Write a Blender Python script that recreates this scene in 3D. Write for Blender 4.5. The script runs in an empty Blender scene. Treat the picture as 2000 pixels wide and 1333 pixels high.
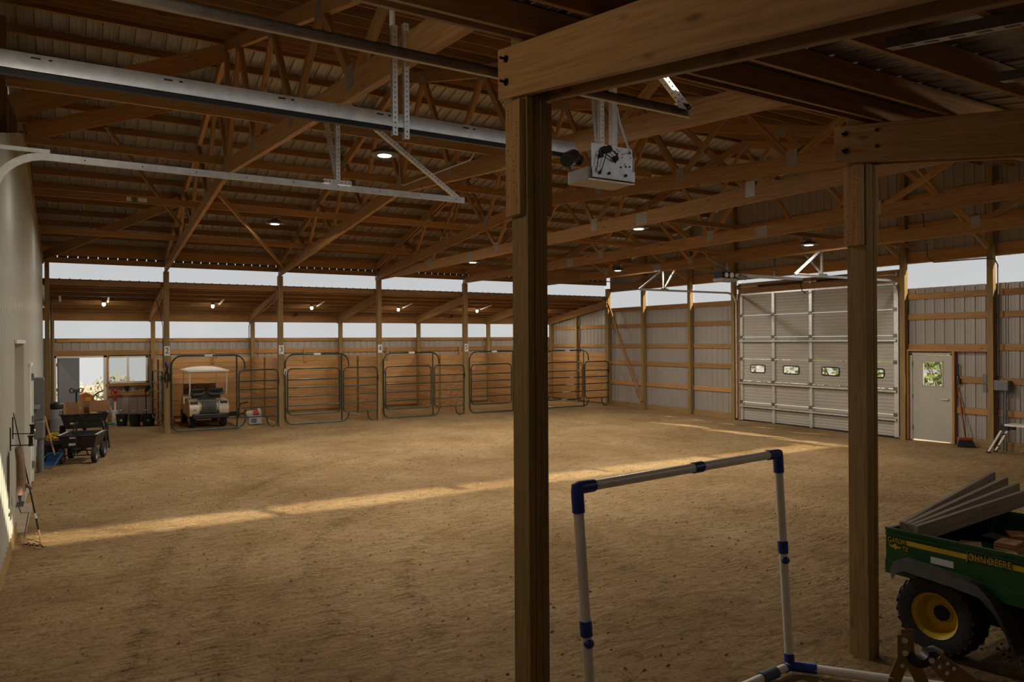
import bpy, bmesh, math, random
from math import pi, sin, cos, radians as R
from mathutils import Vector, Matrix, noise
random.seed(11)
SC = bpy.context.scene
COL = SC.collection

# ------------------------------------------------------------------ camera
F_PX, YAW, PITCH, ROLL, EYE = 1436.9, 0.5394, 0.0001, -0.006, 2.4427
_c, _s = cos(YAW), sin(YAW)
_f = Vector((_s * cos(PITCH), _c * cos(PITCH), sin(PITCH)))
_r0 = Vector((_c, -_s, 0)); _u0 = _r0.cross(_f)
_r = cos(ROLL) * _r0 + sin(ROLL) * _u0
_u = cos(ROLL) * _u0 - sin(ROLL) * _r0
cam = bpy.data.cameras.new('camera'); cam_o = bpy.data.objects.new('camera', cam); COL.objects.link(cam_o)
cam.sensor_width = 36; cam.lens = 36 * F_PX / 2000; cam.clip_start = .05; cam.clip_end = 400
cam_o.matrix_world = Matrix(((_r.x, _u.x, -_f.x, 0), (_r.y, _u.y, -_f.y, 0), (_r.z, _u.z, -_f.z, EYE), (0, 0, 0, 1)))
SC.camera = cam_o

# ------------------------------------------------------------------ sky, sun, exposure
SC.view_settings.view_transform = 'Standard'; SC.view_settings.look = 'None'
SC.view_settings.gamma = 1; SC.view_settings.use_curve_mapping = False
SC.view_settings.exposure = 0.0
cy = SC.cycles
cy.max_bounces = 7; cy.diffuse_bounces = 4; cy.glossy_bounces = 3; cy.transmission_bounces = 4; cy.transparent_max_bounces = 10
cy.use_denoising = True; cy.caustics_reflective = False; cy.caustics_refractive = False
cy.sample_clamp_indirect = 4.0
wd = bpy.data.worlds.new('overcast_sky'); SC.world = wd; wd.use_nodes = True
wn, wl = wd.node_tree.nodes, wd.node_tree.links
bg = wn['Background']; bg.inputs[1].default_value = 1.0
tc = wn.new('ShaderNodeTexCoord'); sx = wn.new('ShaderNodeSeparateXYZ'); rp = wn.new('ShaderNodeValToRGB')
rp.color_ramp.elements[0].position = .0; rp.color_ramp.elements[0].color = (.70, .70, .69, 1)
rp.color_ramp.elements[1].position = .35; rp.color_ramp.elements[1].color = (.60, .605, .61, 1)
wl.new(tc.outputs['Generated'], sx.inputs[0]); wl.new(sx.outputs[2], rp.inputs[0]); wl.new(rp.outputs[0], bg.inputs[0])
SUN_DIR = Vector((-.63, 1.665, -1.0)).normalized()
sun = bpy.data.lights.new('sun', 'SUN'); sun.energy = 8.5; sun.color = (1, .86, .62); sun.angle = R(.9)
sun_o = bpy.data.objects.new('sun', sun); COL.objects.link(sun_o)
sun_o.rotation_euler = SUN_DIR.to_track_quat('-Z', 'Y').to_euler(); sun_o.location = (25, -30, 25)
LAMP_W, STALL_W = 165.0, 28.0

# ------------------------------------------------------------------ building grid (metres)
BAY = 3.048
def px(k): return 2.22 + BAY * k            # truss and post lines along the stalls
YF, YN, YO, YNO = 22.06, 3.50, 26.0, -.9    # stall posts, near posts, outer wall, near outer wall
YC, HALF = (YF + YN) / 2, (YF - YN) / 2
XG, XL = 17.56, -.62                        # gable siding, white partition
def top_low(d): return 4.72 + .27 * (HALF - abs(d))      # underside of the top chord, d from the ridge
def roof_z(y): return top_low(y - YC) + .335
SLOPE = .27

# ------------------------------------------------------------------ mesh builder
def frame(p0, p1, up):
    a = (p1 - p0); L = a.length; a = a / L
    up = Vector(up); s = a.cross(up)
    if s.length < 1e-4: s = a.cross(Vector((1, 0, 0)))
    s.normalize(); return a, s, s.cross(a).normalized(), L
class MB:
    def __init__(self, org=(0, 0, 0)):
        self.v = []; self.f = []; self.uv = []; self.org = Vector(org); self.M = None
    def vert(self, p):
        p = Vector(p)
        if self.M is not None: p = self.M @ p
        self.v.append(p - self.org); return len(self.v) - 1
    def face(self, idx, uvs=None):
        self.f.append(tuple(idx)); self.uv.append(uvs if uvs else [(0, 0)] * len(idx))
    def poly(self, pts, uvs=None): self.face([self.vert(p) for p in pts], uvs)
    def bar(self, p0, p1, w, h, up=(0, 0, 1), plain=False):
        p0, p1 = Vector(p0), Vector(p1); a, s, u, L = frame(p0, p1, up)
        ru, rv = (0, 0) if plain else (random.uniform(0, 60), random.uniform(0, 60))
        c = [(-1, -1), (1, -1), (1, 1), (-1, 1)]
        i = [self.vert(p + s * (w / 2 * x) + u * (h / 2 * y)) for p in (p0, p1) for x, y in c]
        ws = [w, h, w, h]; o = 0
        for k in range(4):
            j = (k + 1) % 4; b = 0 if plain else o
            self.face((i[k], i[j], i[4 + j], i[4 + k]), [(ru, rv + b), (ru, rv + b + ws[k]), (ru + L, rv + b + ws[k]), (ru + L, rv + b)]); o += ws[k]
        for q in ((3, 2, 1, 0), (4, 5, 6, 7)):
            self.face([i[x] for x in q], [(ru, rv), (ru + .01, rv), (ru + .01, rv + h), (ru, rv + h)])
        return self
    def box(self, a, b):
        a, b = Vector(a), Vector(b); m = (a + b) / 2; d = b - a
        k = max(range(3), key=lambda q: abs(d[q])); p0, p1 = m.copy(), m.copy(); p0[k] = a[k]; p1[k] = b[k]
        if k == 2: self.bar(p0, p1, abs(d[1]), abs(d[0]), (1, 0, 0))
        elif k == 0: self.bar(p0, p1, abs(d[1]), abs(d[2]))
        else: self.bar(p0, p1, abs(d[0]), abs(d[2]))
        return self
    def tube(self, pts, r, n=8, closed=False, caps=True):
        pts = [Vector(p) for p in pts]; N = len(pts); rings = []; up = None; dist = 0
        rr = r if isinstance(r, (list, tuple)) else [r] * N
        for k in range(N):
            if closed: t = pts[(k + 1) % N] - pts[k - 1]
            else: t = pts[min(k + 1, N - 1)] - pts[max(k - 1, 0)]
            t.normalize()
            if up is None:
                up = Vector((0, 0, 1)) if abs(t.z) < .9 else Vector((1, 0, 0))
            up = (up - t * up.dot(t)); up.normalize(); s = t.cross(up)
            if k: dist += (pts[k] - pts[k - 1]).length
            rings.append(([self.vert(pts[k] + (up * cos(2 * pi * q / n) + s * sin(2 * pi * q / n)) * rr[k]) for q in range(n)], dist))
        for k in range(N if closed else N - 1):
            A, da = rings[k]; B, db = rings[(k + 1) % N]
            for q in range(n):
                z = (q + 1) % n; v0, v1 = q * .03, (q + 1) * .03
                self.face((A[q], A[z], B[z], B[q]), [(da, v0), (da, v1), (db, v1), (db, v0)])
        if caps and not closed:
            self.face(rings[0][0][::-1]); self.face(rings[-1][0])
        return self
    def lathe(self, prof, n=20, M=None, closed=False, cap=True):
        M = M or Matrix.Identity(4); rings = []
        for r, z in prof:
            rings.append([self.vert(M @ Vector((max(r, 1e-4) * cos(2 * pi * q / n), max(r, 1e-4) * sin(2 * pi * q / n), z))) for q in range(n)])
        K = len(rings)
        for k in range(K if closed else K - 1):
            A, B = rings[k], rings[(k + 1) % K]
            for q in range(n):
                z = (q + 1) % n
                self.face((A[q], A[z], B[z], B[q]), [(q / n, k * .1), ((q + 1) / n, k * .1), ((q + 1) / n, k * .1 + .1), (q / n, k * .1 + .1)])
        if not closed and cap:
            if prof[0][0] > 1e-3: self.face(rings[0][::-1])
            if prof[-1][0] > 1e-3: self.face(rings[-1])
        return self
    def cyl(self, p0, p1, r, n=12, r2=None):
        return self.tube([p0, p1], [r, r if r2 is None else r2], n)
    def prism(self, pts, off):
        off = Vector(off); pts = [Vector(p) for p in pts]; n = len(pts)
        a = [self.vert(p) for p in pts]; b = [self.vert(p + off) for p in pts]
        ru, rv = random.uniform(0, 60), random.uniform(0, 60)
        e1 = (pts[1] - pts[0]).normalized(); e2 = off.normalized().cross(e1)
        uu = [(ru + (p - pts[0]).dot(e1), rv + (p - pts[0]).dot(e2)) for p in pts]
        self.face(a[::-1], uu[::-1]); self.face(b, uu)
        for k in range(n):
            j = (k + 1) % n; L = (pts[j] - pts[k]).length
            self.face((a[k], a[j], b[j], b[k]), [(ru, rv), (ru + L, rv), (ru + L, rv + off.length), (ru, rv + off.length)])
        return self
    def sphere(self, c, r, n=12, sc=(1, 1, 1)):
        prof = [(r * sin(pi * k / (n // 2)), -r * cos(pi * k / (n // 2))) for k in range(n // 2 + 1)]
        return self.lathe(prof, n, Matrix.Translation(c) @ Matrix.Diagonal((*sc, 1)))
    def text(self, s, size, M, depth=.001, fat=0):
        cu = bpy.data.curves.new('lettering', 'FONT'); cu.body = s; cu.size = size; cu.extrude = depth; cu.offset = fat
        cu.align_x = 'CENTER'; cu.align_y = 'CENTER'; cu.resolution_u = 3
        o = bpy.data.objects.new('lettering', cu); COL.objects.link(o)
        dg = bpy.context.evaluated_depsgraph_get(); me = bpy.data.meshes.new_from_object(o.evaluated_get(dg))
        b = [self.vert(M @ q.co) for q in me.vertices]
        for p in me.polygons: self.face([b[0] + 0 + k for k in p.vertices])
        bpy.data.objects.remove(o); bpy.data.curves.remove(cu); bpy.data.meshes.remove(me)
        return self
    def mesh(self, name, mat):
        me = bpy.data.meshes.new(name); me.from_pydata([tuple(p) for p in self.v], [], self.f)
        uvl = me.uv_layers.new(name='UVMap'); flat = []
        for u in self.uv:
            for q in u: flat += [q[0], q[1]]
        uvl.data.foreach_set('uv', flat); me.materials.append(mat)
        bm = bmesh.new(); bm.from_mesh(me); bmesh.ops.recalc_face_normals(bm, faces=bm.faces); bm.to_mesh(me); bm.free()
        return me
    def build(self, name, mat, parent=None, smooth=False, bev=0):
        me = self.mesh(name, mat); o = bpy.data.objects.new(name, me); COL.objects.link(o)
        if smooth:
            me.shade_smooth() if hasattr(me, 'shade_smooth') else None
            m = o.modifiers.new('edges', 'EDGE_SPLIT'); m.split_angle = R(38)
        if bev:
            m = o.modifiers.new('soft_edges', 'BEVEL'); m.width = bev; m.segments = 2; m.limit_method = 'ANGLE'
        if parent is not None: o.parent = parent
        return o

def tag(o, label, cat, group=None, kind=None):
    o['label'] = label; o['category'] = cat
    if group: o['group'] = group
    if kind: o['kind'] = kind
    return o
def thing(name, label, cat, loc=(0, 0, 0), rz=0, group=None, kind=None):
    o = bpy.data.objects.new(name, None); COL.objects.link(o); o.empty_display_size = .1
    o.location = loc; o.rotation_euler = (0, 0, rz); return tag(o, label, cat, group, kind)
def single(name, mb, mat, label, cat, group=None, kind=None, **kw):
    lo = Vector([min(p[i] for p in mb.v) for i in range(3)]); hi = Vector([max(p[i] for p in mb.v) for i in range(3)])
    c = Vector(((lo.x + hi.x) / 2, (lo.y + hi.y) / 2, lo.z)); mb.v = [p - c for p in mb.v]
    o = mb.build(name, mat, **kw); o.location = c; return tag(o, label, cat, group, kind)
def dup(root, loc, label, rz=None, group=None):
    def cp(o, par):
        c = o.copy(); COL.objects.link(c); c.parent = par
        for ch in o.children: cp(ch, c)
        return c
    kids = list(root.children)
    r = root.copy(); COL.objects.link(r); r.location = loc; r['label'] = label
    if rz is not None: r.rotation_euler = (0, 0, rz)
    if group: r['group'] = group
    for ch in kids: cp(ch, r)
    return r
ORD = 'first second third fourth fifth sixth seventh eighth ninth tenth eleventh twelfth thirteenth fourteenth fifteenth sixteenth seventeenth'.split()
def arc(c, r, a0, a1, n, ax, ay):
    return [Vector(c) + Vector(ax) * (r * cos(a0 + (a1 - a0) * k / n)) + Vector(ay) * (r * sin(a0 + (a1 - a0) * k / n)) for k in range(n + 1)]

# ------------------------------------------------------------------ materials
def mat_new(name):
    m = bpy.data.materials.new(name); m.use_nodes = True; t = m.node_tree
    return m, t.nodes, t.links, t.nodes['Principled BSDF']
def N(ns, kind, **inp):
    n = ns.new(kind)
    for k, v in inp.items():
        key = k.replace('_', ' ')
        if key in n.inputs: n.inputs[key].default_value = v
        else: setattr(n, k, v)
    return n
def ramp(ns, stops):
    r = ns.new('ShaderNodeValToRGB'); e = r.color_ramp.elements
    while len(e) < len(stops): e.new(.5)
    for q, (p, c) in zip(e, stops): q.position = p; q.color = (*c, 1) if len(c) == 3 else c
    return r
def plain(name, col, rough=.5, metal=0, var=.12, scale=8, bump=0, spec=.5):
    m, ns, lk, b = mat_new(name)
    tx = ns.new('ShaderNodeTexCoord'); nz = N(ns, 'ShaderNodeTexNoise', Scale=scale, Detail=5.0)
    lk.new(tx.outputs['Object'], nz.inputs['Vector'])
    lo = tuple(c * (1 - var) for c in col); hi = tuple(min(1, c * (1 + var)) for c in col)
    r = ramp(ns, [(.3, lo), (.7, hi)]); lk.new(nz.outputs['Fac'], r.inputs[0]); lk.new(r.outputs[0], b.inputs['Base Color'])
    b.inputs['Roughness'].default_value = rough; b.inputs['Metallic'].default_value = metal
    b.inputs['Specular IOR Level'].default_value = spec
    if bump:
        bp = N(ns, 'ShaderNodeBump', Strength=bump, Distance=.01); lk.new(nz.outputs['Fac'], bp.inputs['Height']); lk.new(bp.outputs[0], b.inputs['Normal'])
    return m
def wood(name, c_lo, c_hi, knot=.5, rough=.62, tone=.35):
    m, ns, lk, b = mat_new(name)
    uv = ns.new('ShaderNodeUVMap'); oi = ns.new('ShaderNodeObjectInfo')
    ad = N(ns, 'ShaderNodeVectorMath', operation='MULTIPLY_ADD'); ad.inputs[1].default_value = (1, 1, 1)
    cb = ns.new('ShaderNodeCombineXYZ'); ml = N(ns, 'ShaderNodeMath', operation='MULTIPLY'); ml.inputs[1].default_value = 37.0
    lk.new(oi.outputs['Random'], ml.inputs[0]); lk.new(ml.outputs[0], cb.inputs[0]); lk.new(ml.outputs[0], cb.inputs[1])
    lk.new(uv.outputs[0], ad.inputs[0]); lk.new(cb.outputs[0], ad.inputs[2])
    mp = N(ns, 'ShaderNodeMapping'); mp.inputs['Scale'].default_value = (.9, 16, 1); lk.new(ad.outputs[0], mp.inputs[0])
    nz = N(ns, 'ShaderNodeTexNoise', Scale=2.2, Detail=7.0, Roughness=.62, Distortion=.6); lk.new(mp.outputs[0], nz.inputs['Vector'])
    r = ramp(ns, [(.25, c_lo), (.5, tuple((a + q) / 2 for a, q in zip(c_lo, c_hi))), (.75, c_hi)]); lk.new(nz.outputs['Fac'], r.inputs[0])
    # board to board tone
    mp2 = N(ns, 'ShaderNodeMapping'); mp2.inputs['Scale'].default_value = (.12, .9, 1); lk.new(ad.outputs[0], mp2.inputs[0])
    n2 = N(ns, 'ShaderNodeTexNoise', Scale=1.0, Detail=1.0); lk.new(mp2.outputs[0], n2.inputs['Vector'])
    mr = N(ns, 'ShaderNodeMapRange'); mr.inputs[1].default_value = .3; mr.inputs[2].default_value = .7; mr.inputs[3].default_value = 1 - tone; mr.inputs[4].default_value = 1 + tone * .6
    lk.new(n2.outputs['Fac'], mr.inputs[0])
    mx = N(ns, 'ShaderNodeMix', data_type='RGBA', blend_type='MULTIPLY'); mx.inputs[0].default_value = 1
    lk.new(r.outputs[0], mx.inputs[6]); lk.new(mr.outputs[0], mx.inputs[7])
    # knots
    mp3 = N(ns, 'ShaderNodeMapping'); mp3.inputs['Scale'].default_value = (1.5, 5.0, 1); lk.new(ad.outputs[0], mp3.inputs[0])
    vo = N(ns, 'ShaderNodeTexVoronoi', Scale=1.0, Randomness=1.0); lk.new(mp3.outputs[0], vo.inputs['Vector'])
    kr = ramp(ns, [(.02, (1, 1, 1)), (.075, (.45, .45, .45)), (.11, (0, 0, 0))]); lk.new(vo.outputs['Distance'], kr.inputs[0])
    km = N(ns, 'ShaderNodeMath', operation='MULTIPLY'); km.inputs[1].default_value = knot; lk.new(kr.outputs[0], km.inputs[0])
    mk = N(ns, 'ShaderNodeMix', data_type='RGBA'); lk.new(km.outputs[0], mk.inputs[0]); lk.new(mx.outputs[2], mk.inputs[6])
    mk.inputs[7].default_value = (c_lo[0] * .28, c_lo[1] * .25, c_lo[2] * .25, 1)
    lk.new(mk.outputs[2], b.inputs['Base Color']); b.inputs['Roughness'].default_value = rough; b.inputs['Specular IOR Level'].default_value = .25
    bp = N(ns, 'ShaderNodeBump', Strength=.25, Distance=.004); lk.new(nz.outputs['Fac'], bp.inputs['Height']); lk.new(bp.outputs[0], b.inputs['Normal'])
    return m
def emit(name, col, power):
    m, ns, lk, b = mat_new(name); b.inputs['Base Color'].default_value = (*col, 1)
    b.inputs['Emission Color'].default_value = (*col, 1); b.inputs['Emission Strength'].default_value = power; return m
def pane(name, tint, glossy=.05, rough=.08):
    m, ns, lk, b = mat_new(name); ns.remove(b); out = ns['Material Output']
    t = ns.new('ShaderNodeBsdfTransparent'); t.inputs[0].default_value = (*tint, 1)
    g = ns.new('ShaderNodeBsdfGlossy'); g.inputs['Roughness'].default_value = rough
    mx = ns.new('ShaderNodeMixShader'); mx.inputs[0].default_value = glossy
    lk.new(t.outputs[0], mx.inputs[1]); lk.new(g.outputs[0], mx.inputs[2]); lk.new(mx.outputs[0], out.inputs[0]); return m
def perforated(name, col, rough, pitch=.038, w=.04):
    m = plain(name, col, rough, .85, .1, 20); ns, lk = m.node_tree.nodes, m.node_tree.links; b = ns['Principled BSDF']; out = ns['Material Output']
    uv = ns.new('ShaderNodeUVMap'); sp = ns.new('ShaderNodeSeparateXYZ'); lk.new(uv.outputs[0], sp.inputs[0])
    def M(op, a, c):
        n = N(ns, 'ShaderNodeMath', operation=op)
        for k, q in enumerate((a, c)):
            if isinstance(q, (int, float)): n.inputs[k].default_value = q
            elif q is not None: lk.new(q, n.inputs[k])
        return n.outputs[0]
    fu = M('MULTIPLY', M('SUBTRACT', M('FRACT', M('DIVIDE', sp.outputs[0], pitch), None), .5), pitch)
    fv = M('SUBTRACT', sp.outputs[1], w / 2)
    d = M('SQRT', M('ADD', M('MULTIPLY', fu, fu), M('MULTIPLY', fv, fv)), None)
    hole = M('LESS_THAN', d, .0065)
    t = ns.new('ShaderNodeBsdfTransparent'); mx = ns.new('ShaderNodeMixShader'); lk.new(hole, mx.inputs[0])
    lk.new(b.outputs[0], mx.inputs[1]); lk.new(t.outputs[0], mx.inputs[2]); lk.new(mx.outputs[0], out.inputs[0]); return m

PINE = wood('pine_lumber', (.285, .145, .049), (.535, .295, .114), .75)
PURL = wood('purlin_lumber', (.255, .127, .042), (.46, .245, .093), .6)
TREAT = wood('treated_post_lumber', (.19, .115, .042), (.39, .255, .102), .6, .7, .25)
PLANK = wood('knotty_plank', (.33, .175, .066), (.58, .335, .150), .95, .6, .22)
WEATH = wood('weathered_grey_lumber', (.19, .15, .115), (.38, .32, .26), .4, .8, .3)
CEDAR = wood('offcut_lumber', (.25, .12, .05), (.45, .26, .13), .4, .75, .3)
SIDING = plain('taupe_siding', (.36, .325, .29), .38, .15, .05, 1.5)
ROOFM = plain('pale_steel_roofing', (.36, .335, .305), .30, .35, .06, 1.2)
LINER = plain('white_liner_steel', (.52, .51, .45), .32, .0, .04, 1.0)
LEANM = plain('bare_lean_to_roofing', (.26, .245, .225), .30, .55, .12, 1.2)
GALV = plain('galvanised_steel', (.80, .81, .80), .36, .7, .12, 14)
DKGALV = plain('dull_galvanised_steel', (.30, .275, .24), .33, .85, .15, 14)
PLATE = plain('truss_plate_steel', (.36, .335, .30), .5, .5, .14, 40)
PERF = perforated('perforated_angle_steel', (.82, .82, .80), .40)
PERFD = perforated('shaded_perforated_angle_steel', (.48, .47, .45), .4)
BLACKM = plain('black_steel', (.012, .012, .013), .4, .3)
BLACKP = plain('black_plastic', (.016, .016, .017), .45)
RUBBER = plain('black_rubber', (.018, .017, .016), .8, 0, .25, 30, .3)
GREENP = plain('dark_green_gate_paint', (.016, .045, .035), .38, .3, .2)
WHITEP = plain('white_pvc', (.80, .76, .70), .35, 0, .08, 6)
BLUEP = plain('blue_fitting', (.018, .040, .26), .35)
WHITE = plain('white_enamel', (.75, .74, .70), .35, 0, .04)
CREAM = plain('beige_body', (.55, .47, .33), .3, 0, .05)
DOORM = plain('taupe_door_steel', (.46, .42, .37), .4, .0, .04)
BEIGED = plain('beige_overhead_door', (.46, .425, .37), .42, .0, .05, 2)
JDG = plain('dark_green_body', (.012, .085, .020), .33, 0, .12)
JDY = plain('yellow_paint', (.62, .40, .010), .4, 0, .1)
GREYP = plain('grey_plastic', (.085, .082, .078), .6, 0, .2, 12)
GREYB = plain('grey_metal_box', (.16, .165, .17), .45, .2, .08)
REDP = plain('red_paint', (.34, .035, .02), .45)
ORANGE = plain('orange_paint', (.55, .13, .03), .5)
BRONZE = plain('bronze_ladder_paint', (.34, .20, .055), .38, .25, .1, 20)
STRAW = plain('straw', (.45, .30, .11), .9, 0, .4, 40, .6)
LEATHER = plain('brown_leather', (.19, .105, .06), .6, 0, .2, 20, .2)
BLUER = plain('blue_plastic', (.01, .10, .30), .4)
WOODH = plain('wooden_handle', (.42, .20, .08), .5)
CONC = plain('concrete_apron', (.36, .28, .19), .9, 0, .12, 6, .3)
CARD = plain('carton', (.50, .49, .47), .7)
INK = plain('black_lettering', (.01, .01, .01), .6)
LABEL = plain('white_label', (.72, .72, .70), .5)
YLABEL = plain('yellow_lettering', (.62, .42, .02), .5)
BULB = emit('lit_lamp_glass', (1, .90, .74), 8)
GLOWLED = emit('lit_led_panel', (1, .93, .84), 4)
POLY = pane('clear_roof_light_sheet', (.93, .94, .95), .03, .5)
GLASS = pane('window_glass', (.86, .87, .86), .06)
TINT = pane('tinted_windscreen', (.45, .40, .40), .08)
BRUSH_G = plain('shrub_leaf', (.27, .27, .19), .9, 0, .3, 3)
BRUSH_D = plain('dry_grass_clump', (.44, .40, .31), .9, 0, .25, 3)
LAWN = plain('lawn', (.18, .24, .06), .9, 0, .3, 2)
def sand_mat():
    m, ns, lk, b = mat_new('arena_sand')
    tx = ns.new('ShaderNodeTexCoord')
    def nz(scale, detail, rough=.6, rot=0, sc=(1, 1, 1), dist=0.0):
        mp = N(ns, 'ShaderNodeMapping'); mp.inputs['Rotation'].default_value = (0, 0, rot); mp.inputs['Scale'].default_value = sc
        n = N(ns, 'ShaderNodeTexNoise', Scale=scale, Detail=detail, Roughness=rough, Distortion=dist)
        lk.new(tx.outputs['Object'], mp.inputs[0]); lk.new(mp.outputs[0], n.inputs['Vector']); return n.outputs['Fac']
    def mul(a, c, f=.9):
        mx = N(ns, 'ShaderNodeMix', data_type='RGBA', blend_type='MULTIPLY'); mx.inputs[0].default_value = f
        lk.new(a, mx.inputs[6]); lk.new(c, mx.inputs[7]); return mx.outputs[2]
    broad = nz(.5, 5.0, .6); streak = nz(4.0, 8.0, .75, .55, (1, 2.6, 1), .4); fine = nz(26.0, 6.0, .7); clump = nz(11.0, 4.0, .6)
    r1 = ramp(ns, [(.30, (.32, .200, .090)), (.52, (.46, .305, .150)), (.74, (.57, .405, .215))]); lk.new(broad, r1.inputs[0])
    r2 = ramp(ns, [(.33, (.52, .49, .45)), (.47, (.92, .92, .92)), (.75, (1.15, 1.15, 1.15))]); lk.new(streak, r2.inputs[0])
    r3 = ramp(ns, [(.30, (.55, .53, .50)), (.42, (1, 1, 1))]); lk.new(clump, r3.inputs[0])
    r4 = ramp(ns, [(.32, (.62, .60, .58)), (.52, (1, 1, 1)), (.75, (1.12, 1.12, 1.12))]); lk.new(fine, r4.inputs[0])
    lk.new(mul(mul(mul(r1.outputs[0], r2.outputs[0]), r3.outputs[0], .8), r4.outputs[0], .8), b.inputs['Base Color'])
    b.inputs['Roughness'].default_value = .95; b.inputs['Specular IOR Level'].default_value = .1
    # tread ripples in patches
    wv = N(ns, 'ShaderNodeTexWave', Scale=4.2, Distortion=9.0, Detail=4.0); wv.inputs['Detail Scale'].default_value = 2.2; wv.bands_direction = 'Y'
    lk.new(tx.outputs['Object'], wv.inputs['Vector'])
    rm = ramp(ns, [(.50, (0, 0, 0)), (.66, (1, 1, 1))]); lk.new(nz(.5, 3.0, .6, .2, (1.6, .7, 1)), rm.inputs[0])
    def mad(a, k, c):
        n = N(ns, 'ShaderNodeMath', operation='MULTIPLY_ADD'); lk.new(a, n.inputs[0]); n.inputs[1].default_value = k
        if c is None: n.inputs[2].default_value = 0
        else: lk.new(c, n.inputs[2])
        return n.outputs[0]
    wm = N(ns, 'ShaderNodeMath', operation='MULTIPLY'); lk.new(wv.outputs['Fac'], wm.inputs[0]); lk.new(rm.outputs[0], wm.inputs[1])
    h = mad(wm.outputs[0], .22, mad(streak, .9, mad(fine, .35, mad(clump, .45, None))))
    bp = N(ns, 'ShaderNodeBump', Strength=1.0, Distance=.07); lk.new(h, bp.inputs['Height']); lk.new(bp.outputs[0], b.inputs['Normal'])
    return m
SAND = sand_mat()
DRY = plain('dry_field', (.50, .45, .35), .95, 0, .18, .25, .4)
DKDOOR = plain('grey_door_steel', (.13, .125, .12), .45, 0, .05)
PGREY = plain('pale_grey_plastic', (.42, .41, .40), .5)

# ================================================================== THE SETTING
RIB = [(0, 0), (.075, 0), (.08, .004), (.09, .004), (.095, 0), (.135, 0), (.14, .004), (.15, .004), (.155, 0), (.1686, 0), (.1836, .019), (.2136, .019)]
def rib_line(a0, a1):
    out = []; k = math.floor(a0 / .2286); prev = None
    while k * .2286 < a1:
        for u, h in RIB: out.append((k * .2286 + u, h))
        k += 1
    pts = [(u, h) for u, h in out if a0 < u < a1]
    def at(a):
        for (u0, h0), (u1, h1) in zip(out, out[1:] + [(k * .2286, 0)]):
            if u0 <= a <= u1: return h0 + (h1 - h0) * (a - u0) / max(1e-6, u1 - u0)
        return 0
    return [(a0, at(a0))] + pts + [(a1, at(a1))]
def siding(rects, place):
    """rects: (a0, a1, z0, z1) with z possibly a function of a; place(a, h, z) -> point"""
    m = MB()
    for a0, a1, z0, z1 in rects:
        L = rib_line(a0, a1); g0 = z0 if callable(z0) else (lambda a: z0); g1 = z1 if callable(z1) else (lambda a: z1)
        lo = [m.vert(place(u, h, g0(u))) for u, h in L]; hi = [m.vert(place(u, h, g1(u))) for u, h in L]
        for k in range(len(L) - 1): m.face((lo[k], lo[k + 1], hi[k + 1], hi[k]))
    return m
def struct(name, m, mat, label, cat, **kw):
    o = m.build(name, mat, **kw); return tag(o, label, cat, None, 'structure')

# floor: sand with low bumps
def sand_h(x, y): return .022 * noise.noise((x * .9, y * .9, .3)) + .010 * noise.noise((x * 3.1, y * 3.1, 4.0)) - .012
m = MB(); nx, ny = 150, 205; x0, x1, y0, y1 = -.95, 17.62, -.95, 26.1
ids = [[m.vert((x0 + (x1 - x0) * i / nx, y0 + (y1 - y0) * j / ny, sand_h(x0 + (x1 - x0) * i / nx, y0 + (y1 - y0) * j / ny))) for i in range(nx + 1)] for j in range(ny + 1)]
for j in range(ny):
    for i in range(nx): m.face((ids[j][i], ids[j][i + 1], ids[j + 1][i + 1], ids[j + 1][i]))
# --- tyre tracks pressed into the sand
def track(pts, w, h):
    pts = [Vector((x, y, 0)) for x, y in pts]; out = []
    for k in range(len(pts) - 1):
        a, b, c, d = pts[max(k - 1, 0)], pts[k], pts[k + 1], pts[min(k + 2, len(pts) - 1)]; n = max(2, int((c - b).length / .075))
        for q in range(n):
            t = q / n; out.append(.5 * ((2 * b) + (c - a) * t + (2 * a - 5 * b + 4 * c - d) * t * t + (3 * b - a - 3 * c + d) * t ** 3))
    for p, q in zip(out, out[1:]):
        if random.random() < .12: continue
        t = (q - p).normalized(); s = Vector((-t.y, t.x, 0)); j = random.uniform(-.02, .02); A, B_ = p + s * (w / 2 + j), p - s * (w / 2 - j) + t * random.uniform(-.02, .03); mid = p + t * .03; r = .019
        r0, r1 = [], []
        for P_ in (A, mid, B_):
            z = sand_h(P_.x, P_.y); e_ = .35 if P_ is not mid else 1
            r0.append((m.vert((P_ - t * r) + Vector((0, 0, z - .006))), m.vert(P_ + Vector((0, 0, z + h * e_ * random.uniform(.6, 1.1)))), m.vert((P_ + t * r) + Vector((0, 0, z - .006)))))
        for a, b in zip(r0, r0[1:]): m.face((a[0], b[0], b[1], a[1])); m.face((a[1], b[1], b[2], a[2]))
T = [[(.30, 5.2), (.38, 5.95), (.56, 7.4), (.91, 9.45), (1.82, 11.7), (3.43, 13.95), (5.29, 15.3)], [(.75, 5.0), (.87, 5.65), (1.13, 7.04), (1.55, 8.59), (2.65, 10.79), (5.05, 12.91)],
     [(5.78, 8.44), (6.93, 7.54), (7.77, 6.52), (8.01, 5.5)], [(6.44, 9.39), (7.58, 8.24), (8.46, 7.1), (9.16, 6.3)], [(2.95, 18.91), (2.99, 16.8), (2.89, 14.95), (2.66, 13.54)], [(4.61, 18.7), (4.45, 16.28), (4.5, 14.3), (4.86, 14.2), (6.12, 15.64)],
     [(13.49, 14.64), (12.14, 12.17), (10.45, 10.76)], [(1.9, 6.0), (2.1, 7.4), (2.5, 8.9), (3.6, 10.2), (5.4, 11.2)], [(2.6, 5.6), (2.9, 7.0), (3.6, 8.2), (4.9, 9.1)]]
for t in T: track(t, .26, .019)
struct('floor', m, SAND, 'tan sand floor covering the whole riding arena', 'floor', smooth=False).data.shade_smooth()

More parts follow.
